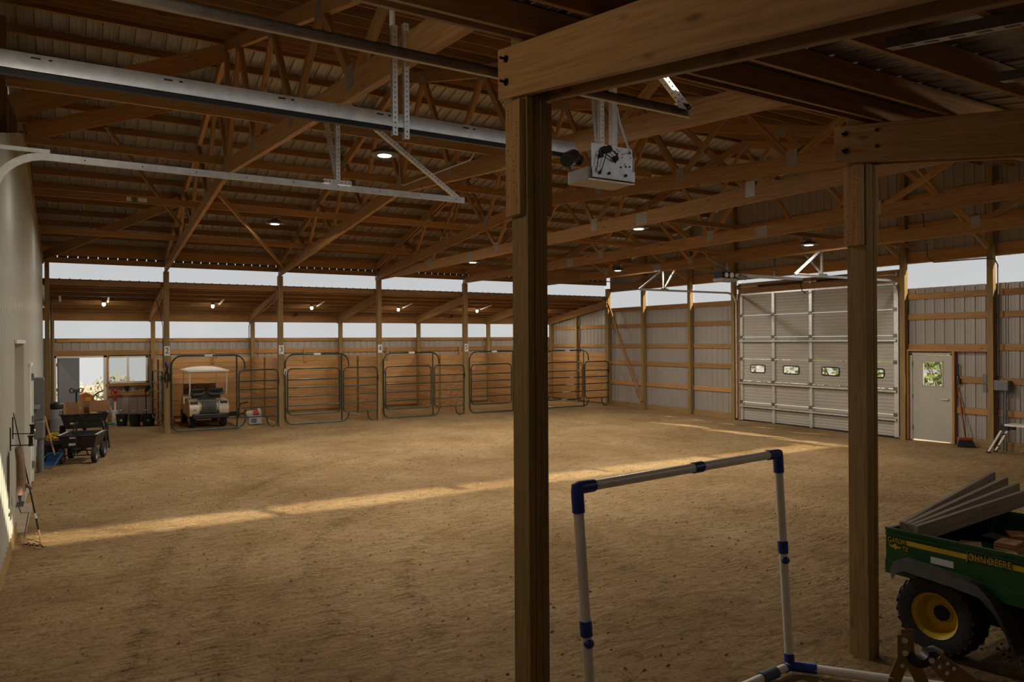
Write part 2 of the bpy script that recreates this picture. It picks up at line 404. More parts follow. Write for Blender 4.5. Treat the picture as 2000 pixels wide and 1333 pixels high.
# ceiling: main roof sheets, both slopes
def roof_sheet(ya, yb, zf, xa=-.95, xb=17.75):
    m = MB(); L = [(u, h * 1.7) for u, h in rib_line(xa, xb)]
    a = [m.vert((u, ya, zf(ya) + h)) for u, h in L]; b = [m.vert((u, yb, zf(yb) + h)) for u, h in L]
    for k in range(len(L) - 1): m.face((a[k], a[k + 1], b[k + 1], b[k]))
    return m
struct('ceiling', roof_sheet(YC, YF + .42, roof_z), ROOFM, 'ribbed steel roof slope above the far half of the arena', 'ceiling')
struct('ceiling', roof_sheet(YN - .30, YC, roof_z), ROOFM, 'ribbed steel roof slope rising from the near posts to the ridge', 'ceiling')
def far_lt(y): return 4.105 - .145 * (y - YF)
def near_lt(y): return 4.245 + .165 * (y - 3.55)
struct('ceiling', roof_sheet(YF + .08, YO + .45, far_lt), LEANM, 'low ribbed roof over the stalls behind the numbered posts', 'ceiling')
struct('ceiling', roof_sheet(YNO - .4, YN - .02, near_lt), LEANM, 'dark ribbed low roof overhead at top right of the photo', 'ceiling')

# far outer wall
DX0, DX1, DZ = -.42, .87, 2.03     # open door
WX0, WX1, WZ0, WZ1 = .95, 2.07, 1.20, 2.04
ZLB, ZLT, ZUB, ZUT = 2.605, 3.14, 4.118, 4.523
far = siding([(-.95, DX0, -.05, ZLB), (DX0, DX1, DZ, ZLB), (DX1, WX0, -.05, ZLB), (WX0, WX1, -.05, WZ0), (WX0, WX1, WZ1, ZLB), (WX1, 17.56, -.05, ZLB)],
             lambda a, h, z: (a, YO + .06 + h, z))
struct('wall_far', far, SIDING, 'taupe ribbed steel outer wall behind the stalls', 'wall')
# gable wall on the right, and its lean-to continuation
OD0, OD1, ODZ = 10.66, 15.66, 3.83   # overhead door opening along y
MD0, MD1, MDZ = 9.40, 10.36, 2.09    # walk door
ZGB, ZGT = 3.665, 4.262
rf = lambda y: roof_z(y) - .02
gab = siding([(OD1, YF, -.05, ZGB), (OD0, OD1, 4.15, ZGB + .485), (MD1, OD0, -.05, ZGB), (MD0, MD1, MDZ, ZGB), (YN, MD0, -.05, ZGB),
              (YN, YC, ZGT, rf), (YC, YF, ZGT, rf),
              (YF, YO + .06, -.05, lambda y: far_lt(y) - .02), (YNO, YN, -.05, lambda y: near_lt(y) - .02)],
             lambda a, h, z: (XG + h, a, z))
struct('wall_right', gab, SIDING, 'taupe ribbed steel end wall around the overhead door', 'wall')
# left: white liner partition, with recess and door openings
RC0, RC1, RCZ = 11.36, 13.40, 2.45
LD0, LD1, LDZ = 14.50, 15.55, 2.06
def scis(d): return 4.40 + .087 * (HALF - abs(d))
def ltop(y): return 4.47 + .1335 * (21.96 - y) if y > 13.3 else max(4.45, 5.626 - .245 * (13.3 - y))
lef = siding([(YN, RC0, .0, ltop), (RC0, RC1, RCZ, ltop), (RC1, LD0, .0, ltop), (LD0, LD1, LDZ, ltop), (LD1, 21.96, .0, ltop)],
             lambda a, h, z: (XL - .02 + h, a, z))
struct('wall_left', lef, LINER, 'white ribbed steel partition along the left side', 'wall')
back = siding([(YNO, YC, -.05, lambda y: (rf(y) if y > YN - .2 else near_lt(y) - .02)), (YC, YF, -.05, rf), (YF, YO + .06, -.05, lambda y: far_lt(y) - .02)],
              lambda a, h, z: (-.93 - h, a, z))
struct('wall_left', back, SIDING, 'ribbed steel end wall seen dark above the white partition', 'wall')
nearw = siding([(-.95, 17.56, -.05, near_lt(YNO) - .02)], lambda a, h, z: (a, YNO - h, z))
struct('wall_near', nearw, SIDING, 'ribbed steel outer wall behind the camera', 'wall')
# trims of the white partition
m = MB(); m.bar((XL - .01, YN, -.02 + .09), (XL - .01, RC0, .07), .03, .18); struct('baseboard_left', m, TREAT, 'treated skirt board under the near part of the white partition', 'baseboard')
m = MB(); m.bar((XL - .01, LD1 + .1, .06), (XL - .01, 21.9, .06), .03, .16); struct('baseboard_left', m, TREAT, 'treated skirt board under the far part of the white partition', 'baseboard')
m = MB(); m.box((XL - .004, RC0 - .03, RCZ), (XL + .02, RC1 + .03, RCZ + .05)); struct('trim_1', m, WHITE, 'white head trim over the wide recess in the left wall', 'trim')
m = MB(); ys = [21.96 - k * .5 for k in range(19)]
for a, b in zip(ys, ys[1:]): m.bar((XL + .006, a, ltop(a) + .012), (XL + .006, b, ltop(b) + .012), .05, .03)
struct('trim_2', m, TREAT, 'sloping top edge trim of the white partition', 'trim')
# recess behind the white partition
m = MB(); m.box((-.93 + .02, RC1, 0), (XL - .004, RC1 + .02, RCZ)); m.box((-.92, RC0 - .02, 0), (XL - .004, RC0, RCZ)); m.box((-.92, RC0, RCZ), (XL - .004, RC1, RCZ + .02)); m.box((-.92, RC0, 0), (-.90, RC1, RCZ))
struct('wall_recess', m, LINER, 'plain white lining of the wide recess in the left wall', 'wall')
m = MB(); m.box((-.92, RC0, -.06), (-.52, RC1, .02)); struct('trim_3', m, CONC, 'flat concrete threshold in front of the wall recess', 'threshold')
# skirt boards
m = MB(); m.bar((-.3, YO + .03, .10), (17.4, YO + .03, .10), .04, .26); struct('baseboard_far', m, TREAT, 'treated skirt board along the foot of the outer wall', 'baseboard')
for a, b, w in ((OD1 + .1, YF, 'left of the overhead door'), (YNO, MD0 - .06, 'right of the white walk door')):
    m = MB(); m.bar((XG - .025, a, .06), (XG - .025, b, .06), .04, .22); struct('baseboard_right', m, TREAT, 'treated skirt board of the end wall ' + w, 'baseboard')

# light bands (clear sheets), one pane per bay
wn_ = [0]
def window(m, mat, label):
    wn_[0] += 1; return struct('window_%d' % wn_[0], m, mat, label, 'window')
BN = ['beside the white partition', 'between posts 2 and 3', 'between posts 3 and 4', 'between posts 4 and 5', 'right of post 5', 'next to the end wall']
for k in range(6):
    a, b = px(k - 1) + .07, px(k) - .07
    m = MB(); m.box((a, YF + .095, ZUB - .01), (b, YF + .105, ZUT + .01)); window(m, POLY, 'upper strip of clear sheet over the stall roof ' + BN[k])
    m = MB(); m.box((a, YO + .085, ZLB - .01), (b, YO + .095, ZLT + .01)); window(m, POLY, 'lower strip of clear sheet in the outer wall ' + BN[k])
for k in range(6):
    a, b = px(k - 1) + .07, px(k) - .07
    m = MB(); m.box((a, YN - .105, 4.29), (b, YN - .095, 4.71)); window(m, POLY, 'strip of clear sheet above the near row of posts, bay %s from the left' % ORD[k])
GP = [YF, 20.02, 17.72, OD1 + .09, OD0 - .05, 8.50, 5.95, YN]
GN = ['beside the stalls', 'between the first two wall posts', 'left of the overhead door', 'over the overhead door', 'over the walk door', 'right of the walk door', 'near the front corner']
for k in range(7):
    z0, z1 = (4.16, ZGT) if k == 3 else (ZGB, ZGT)
    m = MB(); m.box((XG + .02, GP[k + 1] + .05, z0 - .01), (XG + .03, GP[k] - .05, z1 + .01)); window(m, POLY, 'strip of clear sheet high in the end wall ' + GN[k])

# slider window beside the open door
wn_[0] += 1
w = thing('window_%d' % wn_[0], 'white framed sliding window beside the open door', 'window', (1.51, YO + .05, WZ0), kind='structure')
m = MB(w.location)
for a, b in (((WX0, YO + .0, WZ0), (WX1, YO + .1, WZ0 + .05)), ((WX0, YO, WZ1 - .05), (WX1, YO + .1, WZ1)), ((WX0, YO, WZ0), (WX0 + .05, YO + .1, WZ1)), ((WX1 - .05, YO, WZ0), (WX1, YO + .1, WZ1)), ((1.485, YO + .01, WZ0), (1.545, YO + .09, WZ1))):
    m.box(a, b)
m.build('window_frame', WHITE, w)
for a, b in ((WX0 + .05, 1.485), (1.545, WX1 - .05)):
    m = MB(w.location); m.box((a, YO + .045, WZ0 + .05), (b, YO + .055, WZ1 - .05)); m.build('window_pane', GLASS, w)
m = MB(); m.box((WX0 - .05, YO - .03, WZ0 - .09), (WX1 + .02, YO + .05, WZ0 - .005)); struct('trim_4', m, PINE, 'pine sill board under the sliding window', 'trim')
# open outside door
d = thing('door_1', 'grey steel door standing open to the field outside', 'door', (DX0, YO + .08, 0), kind='structure')
m = MB(d.location)
m.box((DX0 - .05, YO - .02, 0), (DX0 + .02, YO + .12, DZ + .04)); m.box((DX1 - .03, YO - .02, 0), (DX1 + .06, YO + .12, DZ + .04)); m.box((DX0 - .05, YO - .02, DZ - .02), (DX1 + .06, YO + .12, DZ + .06))
m.build('door_frame', WHITE, d)
m = MB(d.location); hx, hy = DX0 + .06, YO + .13
m.bar((hx, hy, 1.02), (hx + .55, hy + 1.00, 1.02), .045, 1.98); m.build('door_leaf', DKDOOR, d)
m = MB(d.location)
for z in (.3, 1.0, 1.75): m.box((DX0 + .02, YO + .09, z), (DX0 + .07, YO + .14, z + .1))
m.build('hinge', GREYB, d)
m = MB(); m.box((DX0 - .09, YO - .05, DZ + .05), (2.15, YO + .02, DZ + .20)); struct('trim_5', m, PINE, 'long pine header over the open door and sliding window', 'trim')
m = MB(); m.box((DX1 + .06, YO - .05, 0), (DX1 + .1, YO + .04, DZ + .05)); struct('trim_6', m, PINE, 'upright pine jamb between the open door and the window', 'trim')
m = MB(); m.box((DX0 - .12, YO - .05, 0), (DX0 - .06, YO + .04, DZ + .05)); struct('trim_7', m, PURL, 'dark upright jamb on the left of the open door', 'trim')

# white walk door in the end wall
d = thing('door_2', 'taupe walk door with a square window in the end wall', 'door', (XG, (MD0 + MD1) / 2, 0), kind='structure')
m = MB(d.location)
m.box((XG - .06, MD0 - .03, 0), (XG + .06, MD0 + .03, MDZ)); m.box((XG - .06, MD1 - .03, 0), (XG + .06, MD1 + .03, MDZ)); m.box((XG - .06, MD0 - .03, MDZ - .04), (XG + .06, MD1 + .03, MDZ + .02)); m.build('door_frame', DOORM, d)
my0, my1, mz0, mz1 = MD0 + .22, MD0 + .68, 1.32, 1.90
m = MB(d.location)
for a, b, c, e in ((MD0 + .03, my0, .02, MDZ - .05), (my1, MD1 - .03, .02, MDZ - .05), (my0, my1, .02, mz0), (my0, my1, mz1, MDZ - .05)): m.box((XG - .04, a, c), (XG, b, e))
m.build('door_leaf', DOORM, d)
m = MB(d.location)
for a, b, c, e in ((my0 - .02, my1 + .02, mz0 - .02, mz0 + .01), (my0 - .02, my1 + .02, mz1 - .01, mz1 + .02), (my0 - .02, my0 + .01, mz0, mz1), (my1 - .01, my1 + .02, mz0, mz1)): m.box((XG - .048, a, c), (XG - .036, b, e))
m.build('window_bead', DOORM, d)
m = MB(d.location); m.box((XG - .022, my0, mz0), (XG - .018, my1, mz1)); m.build('window_pane', GLASS, d)
m = MB(d.location); m.cyl((XG - .04, MD0 + .10, 1.02), (XG - .09, MD0 + .10, 1.02), .022); m.cyl((XG - .085, MD0 + .10, 1.02), (XG - .085, MD0 + .24, 1.02), .011); m.build('lever_handle', GALV, d, smooth=True)
for z in (.25, 1.0, 1.78):
    m = MB(d.location); m.cyl((XG - .055, MD1 - .03, z), (XG - .055, MD1 - .03, z + .1), .012, 8); m.build('hinge', GREYB, d)
m = MB(); m.box((XG - .12, MD0 - .09, 0), (XG - .01, MD0 - .035, MDZ + .05)); m.box((XG - .12, MD1 + .035, 0), (XG - .01, MD1 + .07, MDZ + .05)); m.box((XG - .13, 8.58, MDZ + .05), (XG - .01, OD0 - .24, MDZ + .10))
struct('trim_8', m, PINE, 'pine casing and long header around the walk door', 'trim')
# door in the white partition
d = thing('door_3', 'white door with a round knob in the left partition', 'door', (XL, (LD0 + LD1) / 2, 0), kind='structure')
m = MB(d.location)
m.box((XL - .06, LD0 - .06, 0), (XL + .035, LD0, LDZ + .06)); m.box((XL - .06, LD1, 0), (XL + .035, LD1 + .06, LDZ + .06)); m.box((XL - .06, LD0 - .06, LDZ), (XL + .035, LD1 + .06, LDZ + .06)); m.build('door_frame', WHITE, d)
m = MB(d.location); m.box((XL - .045, LD0 + .004, .02), (XL + .005, LD1 - .004, LDZ - .01)); m.build('door_leaf', WHITE, d)
m = MB(d.location); m.cyl((XL + .005, LD0 + .08, 1.0), (XL + .05, LD0 + .08, 1.0), .014); m.sphere((XL + .07, LD0 + .08, 1.0), .032); m.build('door_knob', GALV, d, smooth=True)
for z in (.25, 1.05, 1.8):
    m = MB(d.location); m.box((XL + .005, LD1 - .03, z), (XL + .045, LD1 + .02, z + .12)); m.build('hinge', GREYB, d)

# ------------------------------------------------------------------ overhead door in the end wall
d = thing('door_4', 'tall beige sectional overhead door with three lit windows in view', 'door', (XG - .05, (OD0 + OD1) / 2, 0), kind='structure')
zs = [.0, .56, 1.20, 1.86, 2.52, 3.17, 3.80]; sty = [OD1 - .06, OD1 - 1.24, (OD0 + OD1) / 2, OD0 + 1.24, OD0 + .06]
XD = XG - .06
for k in range(6):
    m = MB(d.location); z0, z1 = zs[k] + .006, zs[k + 1] - .006; prof = []
    rows = 7; hh = (z1 - z0) / rows
    for q in range(rows): prof += [(0, z0 + q * hh), (.0, z0 + q * hh + hh * .62), (.012, z0 + q * hh + hh * .72), (.012, z0 + q * hh + hh * .9)]
    prof.append((0, z1))
    wy = []
    if k == 2: wy = [(s - .59 - .26, s - .59 + .26) for s in (sty[0], sty[1], sty[2], sty[3])]
    cuts = [OD0]; 
    for a, b in sorted(wy): cuts += [a, b]
    cuts.append(OD1); wz0, wz1 = z0 + .26, z0 + .48
    for q in range(len(cuts) - 1):
        ya, yb = cuts[q], cuts[q + 1]; win = q % 2 == 1 and wy
        segs = [(z0, wz0), (wz1, z1)] if win else [(z0, z1)]
        for s0, s1 in segs:
            pp = [(h, z) for h, z in prof if s0 < z < s1]; pp = [(0, s0)] + pp + [(0, s1)]
            lo = [m.vert((XD + h, ya, z)) for h, z in pp]; hi = [m.vert((XD + h, yb, z)) for h, z in pp]
            for e in range(len(pp) - 1): m.face((lo[e], hi[e], hi[e + 1], lo[e + 1]))
    s = m.build('door_section', BEIGED, d)
    for a, b in wy:
        c = Vector((XD - .01, (a + b) / 2, (wz0 + wz1) / 2)); ry, rz = (b - a) / 2, (wz1 - wz0) / 2; loop = []
        for cy_, cz_, a0 in ((ry - .05, rz - .05, 0), (-ry + .05, rz - .05, pi / 2), (-ry + .05, -rz + .05, pi), (ry - .05, -rz + .05, 1.5 * pi)):
            loop += [c + Vector((0, cy_ + .05 * cos(a0 + t * pi / 8), cz_ + .05 * sin(a0 + t * pi / 8))) for t in range(5)]
        f = MB(d.location); f.tube(loop, .016, 6, closed=True); fr = f.build('window_frame', BLACKP, s, smooth=True)
        # fill the square corners left by the rounded frame
        f = MB(d.location); f.poly([c + Vector((.016, y_, z_)) for y_, z_ in ((-ry, -rz), (ry, -rz), (ry, rz), (-ry, rz))]); f.build('window_pane', GLASS, s)
for y in sty:
    m = MB(d.location)
    for k in range(6): m.box((XD - .045, y - .045, zs[k] + .01), (XD - .004, y + .045, zs[k + 1] - .01))
    st = m.build('stile', GALV, d)
    m = MB(d.location)
    for z in zs[1:-1]: m.box((XD - .06, y - .06, z - .05), (XD - .046, y + .06, z + .05)); m.cyl((XD - .065, y - .05, z), (XD - .065, y + .05, z), .012, 6)
    m.build('hinge', DKGALV, st)
for z in (zs[1] - .12, zs[2] - .06, zs[4] - .12):
    m = MB(d.location); m.box((XD - .10, OD0 + .02, z - .03), (XD - .062, OD1 - .02, z - .022)); m.box((XD - .10, OD0 + .02, z - .03), (XD - .092, OD1 - .02, z + .03)); m.box((XD - .10, OD0 + .02, z + .022), (XD - .062, OD1 - .02, z + .03)); m.build('strut', GALV, d)
m = MB(d.location); m.box((XD - .03, OD0, -.02), (XD + .02, OD1, .03)); m.build('bottom_seal', BLACKP, d)
m = MB(d.location); m.box((XD - .03, OD0, 3.80), (XD + .02, OD1, 3.835)); m.build('top_rail', GALV, d)
m = MB(); m.box((XG - .10, OD0 - .05, 3.84), (XG - .02, OD1 + .05, 4.01)); m.box((XG - .10, OD0 - .05, 4.015), (XG - .02, OD1 + .05, 4.15))
struct('trim_9', m, PURL, 'dark double header boards over the overhead door', 'trim')
m = MB()
for y in (OD0 - .04, OD1 + .04): m.box((XG - .11, y - .04, 0), (XG - .02, y + .04, 3.84))
struct('trim_10', m, PINE, 'pine jambs on both sides of the overhead door', 'trim')

# ------------------------------------------------------------------ outside
m = MB(); YS = [26.13, 31, 36, 44, 60, 90, 150]; ZS = [-.06, -.10, -.5, -1.5, -3.2, -4.6, -5.0]; XS = [-140, -60, -25, -12, -5, 0, 5, 15, 30, 70, 140]
ids = [[m.vert((x, y, z + (0 if k < 2 else .35 * noise.noise((x * .07, y * .05, 2))))) for x in XS] for k, (y, z) in enumerate(zip(YS, ZS))]
for a, b in zip(ids, ids[1:]):
    for k in range(len(XS) - 1): m.face((a[k], a[k + 1], b[k + 1], b[k]))
m.poly([(17.7, -120, -.06), (140, -120, -.06), (140, 26.13, -.06), (17.7, 26.13, -.06)])
m.poly([(-140, -120, -.06), (17.7, -120, -.06), (17.7, -1.0, -.06), (-140, -1.0, -.06)]); m.poly([(-140, -1, -.06), (-1.0, -1, -.06), (-1.0, 26.13, -.06), (-140, 26.13, -.06)])
struct('ground', m, DRY, 'dry pale field falling away outside the barn', 'field')
def ridge(name, pts, h, depth, mat, label):
    m = MB(); n = 40; rows = []
    (xa, ya), (xb, yb) = pts
    for j in range(7):
        t = j / 6; row = []
        for i in range(n + 1):
            s = i / n; x = xa + (xb - xa) * s; y = ya + (yb - ya) * s
            dx, dy = (yb - ya), -(xb - xa); L = math.hypot(dx, dy); dx, dy = -dx / L, -dy / L
            z = h * sin(pi / 2 * t) * (.75 + .5 * noise.noise((s * 4, j * .2, 1.7)))
            row.append(m.vert((x + dx * depth * t, y + dy * depth * t, -.06 + z)))
        rows.append(row)
    for j in range(6):
        for i in range(n): m.face((rows[j][i], rows[j][i + 1], rows[j + 1][i + 1], rows[j + 1][i]))
    o = struct(name, m, mat, label, 'hill'); o.data.shade_smooth()
ridge('hill', ((60, 50), (60, -60)), 3.2, 25, LAWN, 'green rise seen through the walk door window')

# ================================================================== TIMBER FRAME
# posts ------------------------------------------------------------
def post(x, y, a, b, z1, label, group, scab=False, name='timber_post'):
    """three-ply post, a along x, b along y"""
    p = thing(name, label, 'post', (x, y, 0), group=group)
    for k in range(3):
        m = MB(p.location); w = a / 3; xx = x - a / 2 + w * (k + .5)
        m.bar((xx, y, -.12), (xx, y, z1), b - (.004 if k == 1 else 0), w - .0012, (1, 0, 0)); m.build('ply', TREAT, p, bev=.004 if y < 6 else 0)
    if scab:
        m = MB(p.location); m.box((x + a / 2 + .001, y - b / 2 + .01, -.05), (x + a / 2 + .04, y + b / 2 - .03, 2.07)); m.build('side_board', TREAT, p)
    return p
PN = {0: 'post numbered 2, at the left of the stall row', 1: 'post numbered 3, right of the golf cart stall', 2: 'post numbered 4 in the stall row', 3: 'post numbered 5 in the stall row', 4: 'post of the stall row hidden behind the big front post', 5: 'corner post where the stall row meets the end wall'}
for k in range(6):
    post(px(k), YF + .0, .135, .16, 4.395, 'treated ' + PN[k], 'posts of the stall row', scab=k < 5)
post(-.53, YF + .02, .10, .16, 4.51, 'treated post at the far end of the white partition', 'posts of the stall row')
ON = ['behind the open gate of the stall row', 'at the back of the golf cart stall', 'at the back of the stall right of post 3', 'at the back of the stall right of post 4', 'at the back of the stall right of post 5', 'in the back corner against the end wall']
for k in range(6):
    post(px(k), YO - .06, .125, .14, ZLT + .02, 'treated outer wall post ' + ON[k], 'posts of the outer wall')
post(-.50, YO - .06, .11, .14, ZLT + .02, 'treated outer wall post left of the open door', 'posts of the outer wall')
gn = ['second', 'third', 'fourth, left of the overhead door,', 'fifth, right of the overhead door,', 'sixth, right of the walk door,', 'seventh, past the stepladder,']
for k, y in enumerate([20.02, 17.72, OD1 + .195, OD0 - .165, 8.50, 5.95]):
    post(XG - .13, y, .13, .125, roof_z(y) - .17, 'end wall post, %s counted from the stall corner' % gn[k], 'posts of the end wall')
post(px(5) - .04, YO - 1.98, .115, .10, 3.39, 'slim end wall post inside the last stall', 'posts of the end wall')
for k, nm in ((0, 'big front post in the middle of the photo'), (1, 'big front post beside the green utility cart'), (2, 'front post out of frame right')):
    if k < 2: post(px(k) - .005, YN + .0, .132, .165, 4.39, 'treated ' + nm, 'near posts')

# trusses ----------------------------------------------------------
def plate(m, x, y, z, w, h, ang=0, t=.05):
    for s in (-1, 1):
        m.bar((x + s * (t / 2 + .0015), y - w / 2 * cos(ang), z - w / 2 * sin(ang)), (x + s * (t / 2 + .0015), y + w / 2 * cos(ang), z + w / 2 * sin(ang)), .0025, h)
def truss(k, dx, kind, th, label):
    x = px(k) + dx; t = thing('roof_truss', label, 'truss', (x, YC, 4.40), group='roof trusses')
    D = HALF + .10; low = (lambda d: scis(d)) if kind == 'scissor' else (lambda d: 4.40)
    for s in (-1, 1):
        m = MB(t.location); e0, e1 = (D, 0)
        m.prism([(x - th / 2, YC + s * D, top_low(D)), (x - th / 2, YC, top_low(0)), (x - th / 2, YC, top_low(0) + .19), (x - th / 2, YC + s * D, top_low(D) + .19)], (th, 0, 0)); m.build('top_chord', PINE, t)
        m = MB(t.location)
        m.prism([(x - th / 2, YC + s * D, low(D)), (x - th / 2, YC, low(0)), (x - th / 2, YC, low(0) + .235), (x - th / 2, YC + s * D, low(D) + .235)], (th, 0, 0)); m.build('bottom_chord', PINE, t)
        m = MB(t.location); m.box((x - .02, YC + s * (D - .01) - .12 * (s > 0), low(D) + .235), (x + .02, YC + s * (D - .01) + .12 * (s < 0), top_low(D) + .0)); m.build('heel_block', PINE, t)
    if kind == 'scissor': db, dt, sp = [0, 2.1, 4.2, 6.3], [1.05, 3.2, 5.3, 7.3], []
    else: db, dt, sp = [1.83, 5.5], [0, 3.6, 7.2], [3.15]
    seq = []
    for q in range(max(len(db), len(dt))):
        if kind == 'scissor':
            seq.append((db[q], dt[q])); 
            if q + 1 < len(db): seq.append((db[q + 1], dt[q]))
        else:
            if q < len(db): seq.append((db[q], dt[q])); seq.append((db[q], dt[q + 1]))
    for s in (-1, 1):
        for b, c in seq:
            if kind == 'flat' or True:
                m = MB(t.location); p0 = Vector((x, YC + s * b, low(b) + .15)); p1 = Vector((x, YC + s * c, top_low(c) + .08))
                m.bar(p0, p1, th - .006, .09, (1, 0, 0) if False else (0, 1, 0)); m.build('web', PINE, t)
        P = [(b, low(b) + .20, .17, .22, 0) for b in db if b or s > 0] + [(b, low(b) + .118, .28, .20, 0) for b in sp]
        P += [(c, top_low(c) + .04, .22, .16, -s * .26 if c else 0) for c in dt if c or s > 0] + [(HALF, low(HALF) + .16, .18, .20, 0)]
        for d, z, w, h, an in P:
            m = MB(t.location); plate(m, x, YC + s * d, z, w, h, an, th); m.build('gusset_plate', PLATE, t)
    if kind == 'scissor':
        m = MB(t.location); m.bar((x, YC, scis(0) + .2), (x, YC, top_low(0) + .05), th - .006, .09, (0, 1, 0)); m.build('web', PINE, t)
    return t
T0 = truss(0, 0, 'scissor', .07, 'vaulted truss from post 2 to the big front post, nearest in view')
T1 = dup(T0, (px(1), YC, 4.40), 'vaulted truss over post 3 and the post beside the utility cart')
T2 = truss(2, -.055, 'scissor', .045, 'third vaulted truss, paired with a flat one over post 4')
F2 = truss(2, .055, 'flat', .045, 'nearest flat-bottomed truss, over post 4')
F3 = dup(F2, (px(3), YC, 4.40), 'flat-bottomed truss over post 5')
F4 = dup(F2, (px(4), YC, 4.40), 'last flat-bottomed truss before the end wall')

# purlins of the main roof ---------------------------------------------
npl = 15
for s, nm in ((1, 'far'), (-1, 'near')):
    for k in range(npl):
        d = HALF - .03 - k * (HALF - .15) / (npl - 1); y = YC + s * d; zt = top_low(d) + .19
        up = Vector((0, s * SLOPE, 1)).normalized(); c = Vector((0, y, zt)) + up * .069
        m = MB(); m.bar((-.90, c.y, c.z), (17.52, c.y, c.z), .038, .134, up)
        single('purlin', m, PURL, '%s roof purlin up from the %s eave' % (ORD[k], nm), 'purlin', 'main roof purlins')
# purlins and rafters of the stall lean-to
for k in range(7):
    y = YF + .32 + k * .585; up = Vector((0, .145, 1)).normalized(); c = Vector((0, y, far_lt(y) - .004)) - up * .068
    m = MB(); m.bar((-.60, c.y, c.z), (17.52, c.y, c.z), .038, .134, up); single('purlin', m, PURL, '%s purlin of the stall roof counted from the numbered posts' % ORD[k], 'purlin', 'stall roof purlins')
def prism_beam(x, th, ya, yb, zf, h):
    m = MB(); m.prism([(x - th / 2, ya, zf(ya)), (x - th / 2, yb, zf(yb)), (x - th / 2, yb, zf(yb) + h), (x - th / 2, ya, zf(ya) + h)], (th, 0, 0)); return m
RN = ['leaving post 2', 'leaving post 3', 'leaving post 4', 'leaving post 5', 'half hidden by the big front post', 'along the end wall']
for k in range(6):
    x = px(k) - .088; m = prism_beam(x, .038, YF - .05, YO + .02, lambda y: far_lt(y) - .142 - .27, .268)
    single('rafter', m, PINE, 'pine rafter of the stall roof ' + RN[k], 'rafter', 'stall roof rafters')
# near lean-to: doubled rafters bolted to the near posts
for k, nm in ((0, 'big front post in the middle'), (1, 'front post beside the utility cart')):
    for s, side in ((-1, 'left'), (1, 'right')):
        x = px(k) - .005 + s * (.066 + .0215); zf = lambda y: near_lt(y) - .145 - .292
        r = thing('rafter', 'heavy rafter on the %s face of the %s' % (side, nm), 'rafter', (x, YN, zf(YN)), group='near lean-to rafters')
        m = prism_beam(x, .041, 3.66 if s < 0 else 3.62, YNO + .02, zf, .288); m.org = Vector(r.location); m.v = [p - m.org for p in m.v]; m.build('plank', PINE, r, bev=.003)
        if s < 0:
            m = MB(r.location)
            for z in (3.90, 4.03): m.cyl((x - .021, 3.56, z), (x - .030, 3.56, z), .022, 6); m.cyl((x - .03, 3.56, z), (x - .065, 3.56, z), .008, 8)
            if k == 1:
                for y, z in ((3.30, 4.0), (3.30, 3.88)): m.cyl((x - .021, y, z), (x - .03, y, z), .014, 6)
            m.build('bolt', BLACKM, r)
        b = thing('bearing_block', 'nailed block under the rafter, %s face of the %s' % (side, nm), 'block', (x, YN, 3.13), group='rafter bearing blocks')
        m = MB(b.location); m.bar((x, YN + .005, 3.14 + .02 * k), (x, YN + .005, zf(YN) - .024), .15, .040, (1, 0, 0)); m.build('plank', PINE, b, bev=.003)
        if s < 0:
            m = MB(b.location)
            for q in range(22):
                y, z = YN + random.choice((-.045, -.01, .03, .05)), 3.19 + q * .026 + random.uniform(-.01, .01); m.cyl((x - .0195, y, z), (x - .0212, y, z), .004, 6)
            m.build('nail_heads', BLACKM, b)
for k in range(7):
    y = (3.376, 3.24, 2.76, 2.18, 1.58, .98, .38)[k]; up = Vector((0, -.165, 1)).normalized(); c = Vector((0, y, near_lt(y) - .004)) - up * .069
    m = MB(); m.bar((-.85, c.y, c.z), (17.5, c.y, c.z), .040, .134, up); single('purlin', m, PURL, '%s purlin of the low roof overhead, counted from the big front post' % ORD[k], 'purlin', 'near lean-to purlins')

# long boards: eaves, sills, headers -----------------------------------
def board(name, p0, p1, w, h, label, cat='board', group=None, mat=None, up=(0, 0, 1)):
    m = MB(); m.bar(p0, p1, w, h, up); return single(name, m, mat or PINE, label, cat, group)
board('sill_board', (-.9, YF + .155, 4.035), (17.48, YF + .155, 4.035), .038, .165, 'sill board under the upper light strip over the stalls', mat=PURL)
board('header_board', (-.9, YF + .13, 4.595), (17.48, YF + .13, 4.595), .04, .14, 'lower eave board over the upper light strip', mat=PURL)
m = MB()
for k in range(80): m.box((-.52 + k * .2286, YF + .12, 4.668), (-.52 + k * .2286 + .205, YF + .15, 4.712))
single('closure_strip', m, BLACKP, 'dark vented closure strip with dots of daylight along the far eave', 'strip')
board('header_board', (-.9, YF + .13, 4.86), (17.48, YF + .13, 4.86), .04, .29, 'upper eave board under the far edge of the main roof', mat=PURL)
board('sill_board', (-.4, YO + .03, 2.545), (17.48, YO + .03, 2.545), .038, .11, 'sill board under the lower light strip of the outer wall')
board('header_board', (-.9, YO + .075, 3.33), (17.48, YO + .075, 3.33), .038, .375, 'header board over the lower light strip of the outer wall', mat=PURL)
board('girt', (-.4, YO + .032, 2.16), (17.48, YO + .032, 2.16), .036, .15, 'upper girt of the outer wall above the stalls', 'girt', 'girts of the outer wall')
board('girt', (WX0 - .02, YO + .032, .88), (px(0) - .1, YO + .032, .88), .036, .15, 'short girt below the sliding window', 'girt', 'girts of the outer wall')
board('sill_board', (-.9, YN - .06, 4.262), (17.5, YN - .06, 4.262), .038, .05, 'sill board of the light strip above the near posts')
board('header_board', (-.9, YN - .09, 4.86), (17.5, YN - .09, 4.86), .04, .29, 'eave board above the near posts')
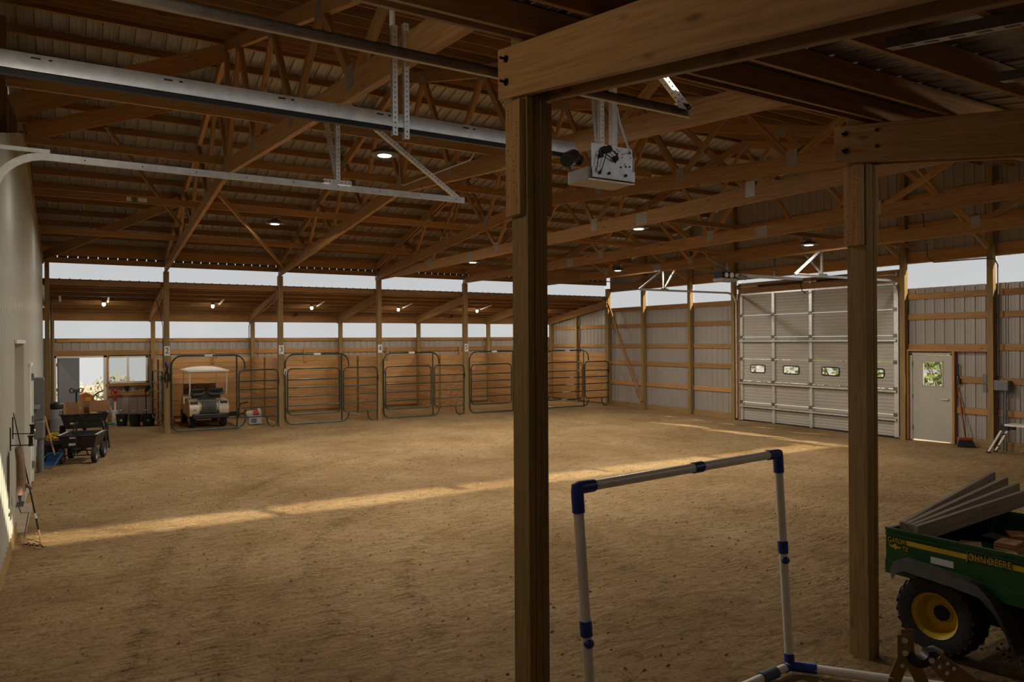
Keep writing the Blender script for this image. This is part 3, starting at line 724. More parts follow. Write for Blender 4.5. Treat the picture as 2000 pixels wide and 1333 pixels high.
# girts of the end wall
ga = 'girts of the end wall'
for z, nm in ((3.575, 'top'), (2.97, 'second'), (2.245, 'third'), (1.615, 'fourth'), (.88, 'lowest')):
    board('girt', (XG - .022, OD1 + .22, z), (XG - .022, YF + .0, z), .038, .14, nm + ' girt of the end wall between the stall corner and the overhead door', 'girt', ga)
for z, nm in ((3.46, 'top'), (2.97, 'second'), (2.245, 'third')):
    board('girt', (XG - .022, .8, z), (XG - .022, OD0 - .2, z), .038, .14, nm + ' girt of the end wall above the walk door', 'girt', ga)
for z, nm in ((1.50, 'upper'), (.79, 'lower')):
    board('girt', (XG - .022, YNO, z), (XG - .022, MD0 - .1, z), .038, .14, nm + ' girt of the end wall right of the walk door', 'girt', ga)
for z, nm in ((2.97, 'upper'), (2.245, 'lower')):
    board('girt', (XG - .022, YF + .1, z), (XG - .022, YO, z), .038, .13, nm + ' end wall girt inside the last stall', 'girt', ga)
for z, nm in ((5.15, 'lower'), (5.85, 'upper')):
    a = HALF - (z - 4.55) / SLOPE
    board('girt', (XG - .022, YC - a, z), (XG - .022, YC + a, z), .038, .14, nm + ' gable girt high behind the trusses', 'girt', ga)
board('header_board', (XG - .025, YN, 4.41), (XG - .025, YF - .09, 4.41), .044, .27, 'wide header board over the light strip of the end wall')
# braces
def brace(p0, p1, w, h, label, group=None, up=(0, 0, 1), mat=None):
    m = MB(); m.bar(p0, p1, w, h, up); return single('brace', m, mat or PINE, label, 'brace', group)
brace((XG - .222, 21.93, 3.86), (XG - .222, 20.02, .28), .09, .038, 'slanting brace from the stall corner post down to the next wall post', up=(1, 0, 0))
brace((-.60, 10.40, 5.22), (2.15, 12.72, 7.18), .04, .27, 'long plank brace rising from the partition to the ridge of the first truss', 'plank braces of the first bay')
brace((-.58, 13.45, 5.68), (1.62, 14.02, 6.66), .04, .25, 'middle plank brace rising from the partition to the roof', 'plank braces of the first bay')
brace((-.58, 21.5, 4.62), (2.15, 18.45, 5.72), .04, .22, 'lowest plank brace rising from the partition near the far eave', 'plank braces of the first bay')
brace((px(0) + .05, 14.0, 5.12), (px(1) - .06, 21.45, 4.62), .04, .085, 'thin diagonal brace from the first truss to the foot of the second', 'thin truss braces')
brace((.55, 15.4, 6.45), (px(0) - .05, 18.4, 5.15), .04, .085, 'thin diagonal brace between the partition and the first truss', 'thin truss braces')
for y, zt in ((8.50, 'above the sixth end wall post'), (10.54, 'above the post right of the overhead door'), (15.80, 'above the post left of the overhead door'), (17.72, 'above the third end wall post')):
    brace((XG - .27, y, 4.46), (px(4) + .04, y, top_low(y - YC) + .02 if top_low(y - YC) < 6.05 else 6.0), .038, .135, 'raking plank brace ' + zt, 'raking braces of the end wall')
# lateral ties lying on the bottom chords
for y, nm in ((13.05, 'at the ridge'), (9.3, 'on the near side'), (16.0, 'on the far side'), (19.2, 'near the far eave')):
    board('lateral_tie', (-.58, y, scis(y - YC) + .238 + .066), (px(2) - .04, y, scis(y - YC) + .238 + .066), .038, .13, 'long tie lying across the vaulted trusses ' + nm, 'tie', 'lateral ties')
for y, nm in ((13.3, 'at the middle'), (16.72, 'on the far side'), (10.28, 'on the near side'), (19.8, 'near the far eave')):
    board('lateral_tie', (px(2) + .09, y, 4.64 + .046), (XG - .1, y, 4.64 + .046), .038, .088, 'tie lying across the flat trusses ' + nm, 'tie', 'lateral ties')
# dark studs above the white partition
for k, y in enumerate((8.6, 10.9, 13.2, 15.6, 18.2)):
    m = MB(); z0, z1 = (2.6 if 10 < y < 14 else 0), roof_z(y) - .16; m.bar((-.86, y, z0), (-.86, y, z1), .14, .12, (1, 0, 0)); single('timber_post', m, TREAT, '%s dark post above the white partition counted from the camera' % ORD[k], 'post', 'posts behind the partition')

# ================================================================== STALLS
def plank_wall(name, p0, p1, z0, z1, th, nrm, label, battens=(), bat_top=None):
    p0, p1, nrm = Vector(p0), Vector(p1), Vector(nrm); c = (p0 + p1) / 2
    t = thing(name, label, 'stall wall', (c.x, c.y, 0), group='plank walls of the stalls'); m = MB(t.location); n = 11; h = (z1 - z0) / n
    for k in range(n):
        z = z0 + h * (k + .5); m.bar(p0 + Vector((0, 0, z)), p1 + Vector((0, 0, z)), th, h - .006)
    m.build('planks', PLANK, t)
    for b in battens:
        m = MB(t.location); q = p0.lerp(p1, b) + nrm * (th / 2 + .021); m.bar(q + Vector((0, 0, z0)), q + Vector((0, 0, bat_top or z1)), .09, .038, nrm); m.build('batten', TREAT, t)
    return t
SN = ['of the golf cart stall', 'of the stall right of post 3', 'of the stall right of post 4', 'of the stall right of post 5', 'of the last stall']
for k in range(5):
    t = plank_wall('stall_back_wall', (px(k) + .07, YO - .01, 0), (px(k + 1) - .07, YO - .01, 0), .08, 1.97, .036, (0, -1, 0), 'knotty plank back wall ' + SN[k])
    m = MB(t.location); q = (px(k) + px(k + 1)) / 2 + .25; m.bar((q, YO - .048, 1.75), (q, YO - .048, 2.25), .09, .036, (0, 1, 0)); m.build('cleat', PINE, t)
for k in range(5):
    nm = 'knotty plank divider between the open door bay and the golf cart stall' if k == 0 else 'knotty plank divider behind post %d' % (k + 2)
    t = plank_wall('stall_divider', (px(k), YF + .1, 0), (px(k), YO - .15, 0), .06, 1.97, .036, (-1, 0, 0), nm, (.5,))
plank_wall('stall_divider', (px(5) + .05, YF + .1, 0), (px(5) + .05, YO - .16, 0), .06, 1.97, .036, (-1, 0, 0), 'knotty plank lining of the end wall in the last stall')

# gates ---------------------------------------------------------------
RZ = [.31, .58, .845, 1.10, 1.34, 1.66]
def loop(x0, x1, z0, z1, r, y=0, n=5):
    c = []
    for cx, cz, a in ((x1 - r, z1 - r, 0), (x0 + r, z1 - r, pi / 2), (x0 + r, z0 + r, pi), (x1 - r, z0 + r, 1.5 * pi)):
        c += [Vector((cx + r * cos(a + q * pi / 2 / n), y, cz + r * sin(a + q * pi / 2 / n))) for q in range(n + 1)]
    return c
def bow_gate(x, label, swing=0):
    """walk-through frame with a hung gate leaf; x is the left post"""
    y = YF - .115; t = thing('stall_gate', label, 'gate', (x, y, 0), group='green pipe gates of the stalls'); rp = .021
    x0, x1, r, zt, zb = .105, 2.02, .28, 2.09, .035
    pth = [Vector((x1, 0, 1.70))] + arc((x1 - r, 0, zt - r), r, 0, pi / 2, 6, (1, 0, 0), (0, 0, 1)) + arc((x0 + r, 0, zt - r), r, pi / 2, pi, 6, (1, 0, 0), (0, 0, 1))
    pth += arc((x0 + .2, 0, zb + .2), .2, pi, 1.5 * pi, 5, (1, 0, 0), (0, 0, 1)) + arc((x1 - .23, 0, zb + .23), .23, 1.5 * pi, 2 * pi, 5, (1, 0, 0), (0, 0, 1))
    m = MB(); m.tube(pth, rp, 8)
    f = m.build('gate_frame', GREENP, t, smooth=True)
    m = MB(); m.cyl((1.80, 0, .06), (1.80, 0, 2.08), rp, 8); m.build('latch_post', GREENP, t, smooth=True)
    m = MB(); m.box((.95, -.03, 2.065), (1.15, -.022, 2.125)); m.build('name_plate', LABEL, t)
    m = MB(); L = 1.57; lp = loop(0, L, .31, 1.66, .13)
    m.tube(lp[:-1], rp * .95, 8, closed=True); lf = m.build('gate_leaf', GREENP, t, smooth=True); lf.location = (.17 if swing == 0 else -.115, 0, 0); lf.rotation_euler = (0, 0, swing)
    for z in RZ[1:5]:
        m = MB(); m.cyl((.01, 0, z), (L - .01, 0, z), rp * .85, 8); m.build('rail', GREENP, lf, smooth=True)
    m = MB(); m.tube([(L - .02, 0, 1.28), (L + .05, 0, 1.30), (L + .05, 0, 1.42), (L - .02, 0, 1.44)], .008, 6); m.build('latch', BLACKM, lf)
    m = MB()
    for z in (.45, 1.45): m.cyl((-.045, 0, z), (-.045, 0, z + .07), .014, 8); m.cyl((-.045, 0, z + .03), (0, 0, z + .03), .009, 6)
    m.build('hinge', BLACKM, lf)
    return t
def corral_panel(x, label):
    y = YF - .115; t = thing('corral_panel', label, 'panel', (x, y, 0), group='short pipe panels of the stalls'); rp = .019; a, b = 1.858, 2.945
    m = MB(); lp = loop(a, b, .31, 1.66, .12); m.tube(lp[:-1], rp, 8, closed=True); m.build('panel_frame', GREENP, t, smooth=True)
    for z in RZ[1:5]:
        m = MB(); m.cyl((a + .01, 0, z), (b - .01, 0, z), rp * .88, 8); m.build('rail', GREENP, t, smooth=True)
    m = MB(); m.tube([(b - .01, 0, .33), (b - .01, 0, .18)] + arc((b - .16, 0, .17), .15, 0, -pi, 8, (1, 0, 0), (0, 0, 1)) + [(b - .33, 0, .31)], rp, 8); m.build('leg', GREENP, t, smooth=True)
    m = MB(); m.cyl((b + .02, 0, 1.2), (b + .02, 0, 1.42), .012, 6); m.box((b - .02, -.03, 1.28), (b + .03, .03, 1.36)); m.build('clamp', BLACKM, t)
    return t
bow_gate(px(0), 'green bow gate of the golf cart stall, its leaf swung open beside the post', swing=R(94))
GL = ['green bow gate closed between posts 3 and 4', 'green bow gate closed between posts 4 and 5', 'green bow gate right of post 5, partly behind the big front post', 'green bow gate of the last stall beside the end wall']
CLb = ['short green pipe panel left of post 3 in front of cartons', 'short green pipe panel left of post 4', 'short green pipe panel left of post 5', 'short green pipe panel hidden behind the big front post', 'short green pipe panel against the stall corner post']
g0 = bow_gate(px(1), GL[0])
for k in range(2, 5): dup(g0, (px(k), YF - .115, 0), GL[k - 1])
c0 = corral_panel(px(0), CLb[0])
for k in range(1, 5): dup(c0, (px(k), YF - .115, 0), CLb[k])
# number signs
for k in range(4):
    s = thing('number_sign', 'small white sign with a black %d on the stall post' % (k + 2), 'sign', (px(k) + .005, YF - .082, 2.10), group='stall number signs')
    m = MB(); m.box((-.07, -.006, 0), (.07, .0, .26)); m.build('plate', LABEL, s)
    m = MB(); m.text(str(k + 2), .22, Matrix.Translation((0, -.0075, .13)) @ Matrix.Rotation(pi / 2, 4, 'X')); m.build('numeral', INK, s)

# ================================================================== LIGHTS, DOOR HARDWARE, CONDUIT
def sweep(m, path, prof):
    """sheet profile (y offset, normal offset) swept along a path in the XZ plane"""
    path = [Vector(p) for p in path]; rows = []; d = 0
    for k, p in enumerate(path):
        t = (path[min(k + 1, len(path) - 1)] - path[max(k - 1, 0)]).normalized(); n = t.cross(Vector((0, 1, 0)))
        if k: d += (p - path[k - 1]).length
        rows.append(([m.vert(p + Vector((0, a, 0)) + n * b) for a, b in prof], d))
    for (A, da), (B, db) in zip(rows, rows[1:]):
        for q in range(len(prof) - 1): m.face((A[q], A[q + 1], B[q + 1], B[q]), [(da, 0), (da, .03), (db, .03), (db, 0)])
def angle_iron(m, p0, p1, w=.04, t=.004, up=(0, 1, 0)):
    p0, p1 = Vector(p0), Vector(p1); a, s, u, L = frame(p0, p1, up)
    m.bar(p0, p1, w, t, up, plain=True); m.bar(p0 + s * (w / 2 - t / 2) + u * (w / 2 + t / 2 + .0005), p1 + s * (w / 2 - t / 2) + u * (w / 2 + t / 2 + .0005), w, t, s, plain=True)
def lamp_light(par, w, size, z):
    l = bpy.data.lights.new('lamp_light', 'AREA'); l.shape = 'DISK'; l.size = size; l.energy = w; l.color = (1, .92, .80)
    o = bpy.data.objects.new('lamp_light', l); COL.objects.link(o); o.parent = par; o.location = (0, 0, z); return o
def high_bay(x, y, z, ztop, label, pw=1.0):
    ztop -= .014; t = thing('high_bay_light', label, 'lamp', (x, y, z), group='round high bay lights')
    m = MB(); m.lathe([(.001, .003), (.145, .0), (.185, .012), (.185, .022), (.13, .055), (.07, .075), (.065, .12), (.03, .125)], 28); m.build('housing', GREYB, t, smooth=True)
    m = MB()
    for k in range(24):
        a = 2 * pi * k / 24; m.bar((.07 * cos(a), .07 * sin(a), .07), (.155 * cos(a), .155 * sin(a), .045), .006, .03)
    m.build('cooling_fins', GREYB, t)
    m = MB(); m.lathe([(.001, -.006), (.085, -.006), (.095, .002), (.001, .002)], 28); m.build('lens', GLOWLED, t)
    m = MB(); m.tube(arc((0, 0, .130), .014, -pi / 2, pi, 8, (1, 0, 0), (0, 0, 1)), .004, 6); m.cyl((0, 0, .14), (0, 0, ztop - z), .005, 6); m.build('hook', DKGALV, t)
    m = MB(); q = ztop - z - .01; m.tube([(.02, 0, .10), (.12, .02, .12), (.14, .03, q * .9), (.06, .0, q * .95), (-.05, -.02, .12), (.02, 0, q)], .005, 6); m.build('cord', LABEL, t, smooth=True)
    lamp_light(t, LAMP_W * pw, .26, -.02); return t
tz = lambda y: scis(y - YC) + .238
high_bay(3.60, 9.30, 4.93, tz(9.3), 'round high bay light near the second truss, hanging closest to the camera')
high_bay(3.72, 16.0, 4.96, tz(16.0), 'round high bay light between the first two trusses toward the stalls', 1.15)
high_bay(8.85, 9.8 + .48, 4.465, 4.64, 'unseen round high bay light behind the nearest flat truss')  # unseen middle pair, assumed from the lamp spacing and added for the light
high_bay(8.85, 16.72, 4.465, 4.64, 'unseen round high bay light behind the flat truss over post 4', 1.15)
high_bay(13.6, 10.28, 4.465, 4.64, 'round high bay light hanging left of the post beside the cart', .62)
high_bay(13.6, 16.72, 4.465, 4.64, 'round high bay light near the stall corner', .75)
BX = [.80, 3.73, 6.78, 9.82, 12.94, 15.95]
BL = ['in the open door bay', 'over the golf cart', 'right of post 3', 'right of post 4', 'right of post 5', 'in the last stall']
for k, x in enumerate(BX):
    y = YF + .32 + 3 * .585; z = far_lt(y) - .140
    b = thing('jar_light', 'small lit jar light under the stall roof ' + BL[k], 'lamp', (x, y, z), group='jar lights of the stalls')
    m = MB(); m.lathe([(.05, 0), (.055, -.03), (.045, -.05)], 14); m.build('lamp_base', GREYB, b, smooth=True)
    m = MB(); m.lathe([(.042, -.05), (.048, -.09), (.042, -.13), (.015, -.15), (.001, -.152)], 14); m.build('glass_jar', BULB, b, smooth=True)
    l = bpy.data.lights.new('jar_lamp_light', 'AREA'); l.shape = 'DISK'; l.size = .10; l.energy = STALL_W * (1.5 if k == 5 else 1); l.color = (1, .86, .66)
    o = bpy.data.objects.new('jar_lamp_light', l); COL.objects.link(o); o.parent = b; o.location = (0, 0, -.16)
    l = bpy.data.lights.new('jar_glow', 'POINT'); l.energy = 5; l.color = (1, .86, .66); l.shadow_soft_size = .05
    o = bpy.data.objects.new('jar_glow', l); COL.objects.link(o); o.parent = b; o.location = (0, 0, -.20)
for x, nm in ((-.27, 'left of the first jar light'), (.90, 'right of the first jar light'), (3.93, 'over the golf cart'), (6.98, 'right of post 3'), (10.02, 'right of post 4'), (13.14, 'right of post 5')):
    ya, yb = YF + 1.35, YF + 2.15; z = lambda y: far_lt(y) - .158
    m = MB(); m.bar((x, ya, z(ya)), (x, yb, z(yb)), .05, .022); single('light_strip', m, LABEL, 'thin white strip under the stall roof ' + nm, 'strip light', 'white strips of the stall roof')
for x, nm in ((6.70, 'right of post 3'), (9.76, 'right of post 4'), (12.74, 'right of post 5')):
    y = YF + .32 + 6 * .585 - .07; m = MB(); m.cyl((x, y, 3.36), (x, y, far_lt(y) - .10), .05, 12); single('round_fixture', m, BLACKP, 'small round black fixture under the stall eave ' + nm, 'fixture', 'round black eave fixtures')
b = thing('jar_light', 'unseen jar light added in the front left corner to brighten the near lean-to', 'lamp', (-.25, 3.14, near_lt(3.14) - .15), group='jar lights of the stalls')  # out-of-view fill lamp, added because the near lean-to was too dark
m = MB(); m.lathe([(.05, .01), (.055, -.03), (.045, -.05)], 14); m.build('lamp_base', GREYB, b, smooth=True)
m = MB(); m.lathe([(.042, -.05), (.048, -.09), (.042, -.13), (.015, -.15), (.001, -.152)], 14); m.build('glass_jar', BULB, b, smooth=True)
l = bpy.data.lights.new('jar_lamp_light', 'POINT'); l.energy = 26; l.color = (1, .88, .70); l.shadow_soft_size = .06
o = bpy.data.objects.new('jar_lamp_light', l); COL.objects.link(o); o.parent = b; o.location = (0, 0, -.22)
b2 = dup(b, (7.0, 1.25, near_lt(1.25) - .15), 'unseen jar light added under the low roof to brighten its right side')  # second added fill lamp, out of view on the right
# conduit
def conduit(pts, r, label, mat=None): 
    m = MB(); m.tube(pts, r, 8); return single('conduit', m, mat or DKGALV, label, 'conduit', 'grey conduit runs', smooth=True)
conduit([(2.3, 9.36, tz(9.36) + .15), (4.9, 9.42, tz(9.36) + .14), (5.12, 9.6, 5.22), (5.21, 9.9, 5.20), (5.215, 12.5, 5.30), (5.215, 12.66, 5.34), (5.215, 12.74, 5.75)], .013, 'conduit bending from the near high bay light down along the second truss', GALV)
conduit([(-.44, YF + .3, .9), (-.44, YF + .3, 3.55), (-.38, YF + .5, 3.68), (-.25, YF + .6, 3.72), (2.0, YF + .6, 3.72)], .016, 'conduit rising in the back left corner and running under the stall roof', GREYP)
conduit([(2.135, YF + .02, 1.76), (2.135, YF + .02, 2.9), (2.10, YF + .04, 3.1), (2.03, YF + .5, 3.62)], .009, 'thin black cable running up post 2 to the stall roof', BLACKM)
conduit([(px(1) - .135, YO - .16, 2.2), (px(1) - .135, YO - .16, 3.0), (px(1) - .135, YO - .4, 3.16), (px(1) - .135, YF + .4, 3.70)], .014, 'conduit following the rafter behind the golf cart stall', GREYP)
conduit([(17.40, 8.35, 1.62), (17.40, 8.35, 4.05), (17.33, 8.38, 4.18), (17.33, 8.6, 4.21), (17.33, 9.7, 4.23), (17.33, 9.85, 4.36), (17.33, 9.87, 4.7)], .014, 'conduit running over the walk door and up the end wall', GREYP)
conduit([(17.33, 9.90, 4.74), (17.33, 9.95, 5.4), (17.33, 10.3, 5.55), (17.33, 11.9, 5.50)], .014, 'conduit climbing the gable behind the trusses', GREYP)
m = MB(); m.cyl((2.12, 5.30, 4.86), (2.12, 5.30, 5.6), .022, 12); single('hanging_pipe', m, WHITEP, 'short white pipe hanging beside the first truss at the top', 'pipe')

# near overhead door hardware (door itself lies left of the frame)
TP = [(.0, -.028), (.028, -.028), (.028, .028), (.0, .028), (.0, .022), (.024, .022), (.024, -.022), (0, -.022)]
def door_track(y, x_end, z, mat, label, s):
    t = thing('door_track', label, 'track', (x_end, y, z), group='near overhead door tracks'); r = .36; x0 = -.52
    path = [(x_end, y, z), (1.5, y, z), (x0 + r, y, z)] + arc((x0 + r, y, z - r), r, pi / 2, pi, 10, (1, 0, 0), (0, 0, 1))[1:] + [(x0, y, .02)]
    m = MB(t.location); sweep(m, path, [(a * s, b) for a, b in TP]); o = m.build('rail', mat, t)
    m = MB(t.location)
    for k in range(9): m.cyl((x_end - .1 - k * .42, y + s * .0285, z), (x_end - .1 - k * .42, y + s * .030, z), .006, 6)
    m.build('bolt_heads', BLACKM, t)
    m = MB(t.location); m.bar((-.56, y, z + .045), (x0 + r + .02, y, z + .045), .03, .03, plain=True); m.build('mounting_angle', mat, t); return t
def hang(t, pts, mat, name='hanger', w=.04, up=(0, 1, 0)):
    m = MB(t.location); angle_iron(m, pts[0], pts[1], w, .004, up); return m.build(name, mat, t)
t1 = door_track(6.93, 3.56, 3.93, GALV, 'bright curved door track across the upper left of the photo', -1)
hang(t1, ((2.20, 6.90, 3.97), (2.20, 6.90, 4.745)), PERF); hang(t1, ((2.22, 6.96, 3.98), (2.18, 7.25, 4.76)), PERF, 'stay')
hang(t1, ((2.06, 6.89, 3.975), (2.33, 6.89, 3.975)), PERF, 'bracket'); hang(t1, ((3.50, 6.92, 3.95), (2.26, 6.92, 4.78)), PERF, 'diagonal_stay')
t3 = door_track(3.72, 3.68, 4.01, DKGALV, 'dark door track along the top of the photo ending right of the big front post', 1)
hang(t3, ((3.66, 3.71, 4.03), (3.02, 3.71, 4.55)), PERF, 'diagonal_stay'); hang(t3, ((3.55, 3.71, 4.045), (3.67, 3.71, 4.045)), PERF, 'bracket')
op = thing('door_opener', 'silver door opener with a long rail hanging left and right of the big front post', 'door opener', (4.05, 5.25, 3.85), group='overhead door openers')
m = MB(op.location); sweep(m, [(-.56, 5.25, 4.13), (3.80, 5.25, 4.13)], [(-.03, -.06), (-.035, .01), (-.02, .045), (0, .052), (.02, .045), (.035, .01), (.03, -.06)]); m.build('rail', GALV, op, smooth=True)
m = MB(op.location); m.box((-.5, 5.228, 4.035), (3.78, 5.272, 4.066)); m.build('drive_chain', BLACKM, op)
m = MB(op.location)
for k in range(6):
    x = -.2 + k * .72; m.box((x, 5.21, 4.140), (x + .05, 5.2145, 4.150)); m.box((x + .09, 5.21, 4.140), (x + .11, 5.2145, 4.150))
m.build('rail_slots', BLACKM, op)
hang(op, ((2.10, 5.20, 4.0), (2.10, 5.20, 4.83)), PERF); hang(op, ((2.19, 5.19, 3.98), (2.19, 5.19, 4.86)), PERF)
m = MB(op.location); m.box((3.84, 5.06, 3.93), (4.38, 5.066, 4.17))
for q in range(22): x, z = random.uniform(4.14, 4.36), random.uniform(3.97, 4.15); m.cyl((x, 5.055, z), (x, 5.0597, z), random.choice((.006, .010, .005)), 8)
sp_ = m.build('side_plate', GALV, op); sp_.data.materials.append(BLACKM)
for q in range(6, len(sp_.data.polygons)): sp_.data.polygons[q].material_index = 1
m = MB(op.location); m.box((3.80, 5.068, 3.83), (4.40, 5.36, 3.95)); m.build('control_box', PLATE, op, bev=.004)
m = MB(op.location); m.box((3.80, 5.05, 3.826), (4.40, 5.066, 3.835)); m.box((3.84, 5.045, 3.85), (4.40, 5.055, 3.945)); m.build('cover_plate', GALV, op)
m = MB(op.location)
for a, z in ((3.99, 4.115), (4.05, 4.13)): m.cyl((a, 5.03, z), (a, 5.058, z), .035, 16)
m.cyl((3.95, 5.03, 4.06), (3.95, 5.058, 4.06), .022, 14); m.cyl((4.14, 5.03, 4.05), (4.14, 5.058, 4.05), .028, 14); m.build('pulley', BLACKM, op, smooth=True)
m = MB(op.location); m.tube([(4.03, 5.035, 4.16), (4.16, 5.035, 4.075), (4.13, 5.035, 4.025), (3.97, 5.035, 4.09)], .006, 6, closed=True); m.tube([(3.92, 5.035, 4.10), (3.88, 5.035, 3.90), (3.93, 5.035, 3.88), (4.02, 5.035, 4.10)], .005, 6, closed=True); m.build('belt', RUBBER, op)
m = MB(op.location)
for x in (3.93, 4.05, 4.27): m.cyl((x, 5.03, 3.90), (x, 5.045, 3.90), .014, 8)
m.build('knob', BLACKM, op)
m = MB(op.location); m.cyl((3.76, 5.22, 4.05), (3.62, 5.12, 3.98), .062, 18); m.cyl((3.84, 5.25, 4.03), (3.76, 5.22, 4.05), .05, 16); m.build('motor', BLACKP, op, smooth=True)
for ch in op.children:
    if ch.name.split('.')[0] in ('side_plate', 'control_box', 'cover_plate', 'pulley', 'belt', 'knob'):
        for v in ch.data.vertices: v.co.x = -.25 + (v.co.x + .25) * .84; v.co.z = -.02 + (v.co.z + .02) * .92
hang(op, ((3.985, 5.10, 4.12), (3.985, 5.10, 4.95)), PERF); hang(op, ((4.10, 5.07, 4.07), (4.10, 5.07, 4.95)), PERF, w=.05); hang(op, ((4.15, 5.34, 3.94), (4.06, 5.34, 4.95)), PERFD, 'stay', w=.03)
m = MB(op.location); m.tube([(4.13, 5.08, 4.50), (4.16, 5.08, 4.38), (4.26, 5.10, 4.20), (4.35, 5.12, 4.05), (4.36, 5.14, 3.93), (4.31, 5.18, 3.88)], .010, 8); m.build('flexible_conduit', LABEL, op, smooth=True)
ai = thing('angle_iron', 'perforated steel angle spanning between the first two trusses at the top', 'steel angle', (3.7, 5.2, 4.96)); m = MB(ai.location)
angle_iron(m, (2.27, 5.20, 4.965), (5.20, 5.20, 4.965), .06, .004, (0, 0, 1)); m.build('perforated_angle', PERF, ai)

# opener, tracks and spring of the end wall door
for y, s, nm in ((OD1 + .09, -1, 'left'), (OD0 - .06, 1, 'right')):
    t = thing('door_track', 'grey door track on the %s side of the tall beige door' % nm, 'track', (XG - .15, y, 0), group='tracks of the tall beige door'); r = .38; xv = XG - .16
    path = [(13.55, y, 3.86)] + [(xv - r, y, 3.86)] + arc((xv - r, y, 3.86 - r), r, pi / 2, 0, 9, (1, 0, 0), (0, 0, 1))[1:] + [(xv, y, .05)]
    m = MB(t.location); sweep(m, path, [(a * s, b) for a, b in TP]); m.build('rail', GALV, t)
    m = MB(t.location)
    for k in range(7): m.box((xv + .03, y - .02, .35 + k * .5), (XG - .112, y + .02, .41 + k * .5))
    m.build('wall_bracket', DKGALV, t)
    hang(t, ((13.58, y, 3.87), (px(4) + .05, y, 4.45)), GALV, 'diagonal_stay'); hang(t, ((px(4) + .08, y, 3.89), (px(4) + .08, y, 4.42)), DKGALV); hang(t, ((px(4) + .1, y, 3.9), (px(4) + .1, y + s * .45, 4.42)), DKGALV, 'stay')
    m = MB(t.location); m.box((px(4) - .06, y - .02, 3.885), (px(4) + .22, y + .02, 3.915)); m.build('bracket', DKGALV, t)
sp = thing('torsion_spring', 'black torsion spring on a shaft over the tall beige door', 'spring', (XG - .16, YC + .4, 4.0)); m = MB(sp.location)
m.cyl((XG - .16, OD0 + .0, 4.03), (XG - .16, OD1 + .05, 4.03), .013, 8); m.build('shaft', GALV, sp)
m = MB(sp.location)
for a, b in ((14.9, 13.35), (12.9, 11.4)):
    hel = []; n = 60
    m.cyl((XG - .16, a, 4.03), (XG - .16, b, 4.03), .030, 10)
m.build('spring_coil', BLACKM, sp, smooth=True)
m = MB(sp.location)
for y in (OD0 + .02, OD1 - .0): m.cyl((XG - .16, y - .03, 4.03), (XG - .16, y + .03, 4.03), .065, 16)
for y in (OD0 + .02, OD1 - .0, YC + .35): m.box((XG - .16, y - .035, 3.99), (XG - .10, y + .035, 4.10))
m.build('drum', DKGALV, sp)
o2 = thing('door_opener', 'dark door opener hanging in front of the tall beige door', 'door opener', (14.3, 13.25, 3.92), group='overhead door openers'); m = MB(o2.location)
m.box((14.0, 13.12, 3.92), (14.55, 13.42, 4.0)); m.build('control_box', PLATE, o2, bev=.005)
m = MB(o2.location); m.box((14.02, 13.14, 4.0), (14.50, 13.40, 4.16)); m.build('gear_case', BLACKM, o2)
m = MB(o2.location); m.cyl((14.16, 13.135, 4.08), (14.16, 13.11, 4.08), .06, 16); m.cyl((14.35, 13.135, 4.08), (14.35, 13.11, 4.08), .07, 16); m.build('pulley', GALV, o2, smooth=True)
m = MB(o2.location); m.cyl((14.60, 13.10, 4.06), (14.78, 13.04, 4.02), .06, 14); m.build('motor', GREYB, o2, smooth=True)
m = MB(o2.location); sweep(m, [(14.55, 13.27, 4.10), (XG - .30, 13.27, 4.10)], [(-.03, -.04), (-.03, .04), (.03, .04), (.03, -.04), (-.03, -.04)]); m.build('rail', GALV, o2)
m = MB(o2.location); m.tube([(XG - .42, 13.27, 4.05), (XG - .36, 13.27, 3.95), (XG - .30, 13.27, 3.78), (XG - .16, 13.27, 3.72)], .014, 8); m.build('door_arm', BLACKM, o2)
hang(o2, ((14.22, 13.3, 4.1), (14.32, 13.3, 4.42)), DKGALV); hang(o2, ((14.43, 13.3, 4.1), (14.43, 13.3, 4.42)), DKGALV); hang(o2, ((14.38, 13.2, 4.16), (13.6, 13.2, 4.52)), DKGALV, 'stay'); hang(o2, ((16.2, 13.3, 4.14), (16.2, 13.3, 4.6)), DKGALV)

for (x, ya, yb, nm) in ((3.30, 2.05, .6, 'left'), (4.22, 2.0, .6, 'right')):
    z = lambda y: near_lt(y) - .175; t = thing('slotted_channel', 'dark slotted steel channel under the low roof at top right, %s one' % nm, 'channel', (x, ya, z(ya)), group='slotted channels'); m = MB(t.location)
    sl = [(x - .03, .03), (x - .03, -.02), (x + .03, -.02), (x + .03, .03)]
    a = [m.vert((q, ya, z(ya) + e)) for q, e in sl]; b = [m.vert((q, yb, z(yb) + e)) for q, e in sl]
    for k in range(3): m.face((a[k], a[k + 1], b[k + 1], b[k]))
    m.build('channel', DKGALV, t); m = MB(t.location)
    for k in range(12):
        y = ya - .06 - k * .11; m.bar((x, y, z(y) - .0205), (x, y - .06, z(y - .06) - .0205), .022, .0015)
    m.build('slots', BLACKM, t)

t = thing('lumber_tag', 'small white and green paper tag stapled on the far side tie of the first bay', 'tag', (1.04, 15.978, scis(16.0 - YC) + .26))
for a, b, mt, nm in ((0.92, 1.00, LABEL, 'white_tag'), (1.04, 1.10, plain('green_tag', (.03, .22, .06), .6), 'green_tag'), (1.12, 1.28, LABEL, 'white_tag')):
    m = MB(t.location); m.box((a, 15.976, scis(16.0 - YC) + .265), (b, 15.979, scis(16.0 - YC) + .345)); m.build(nm, mt, t)

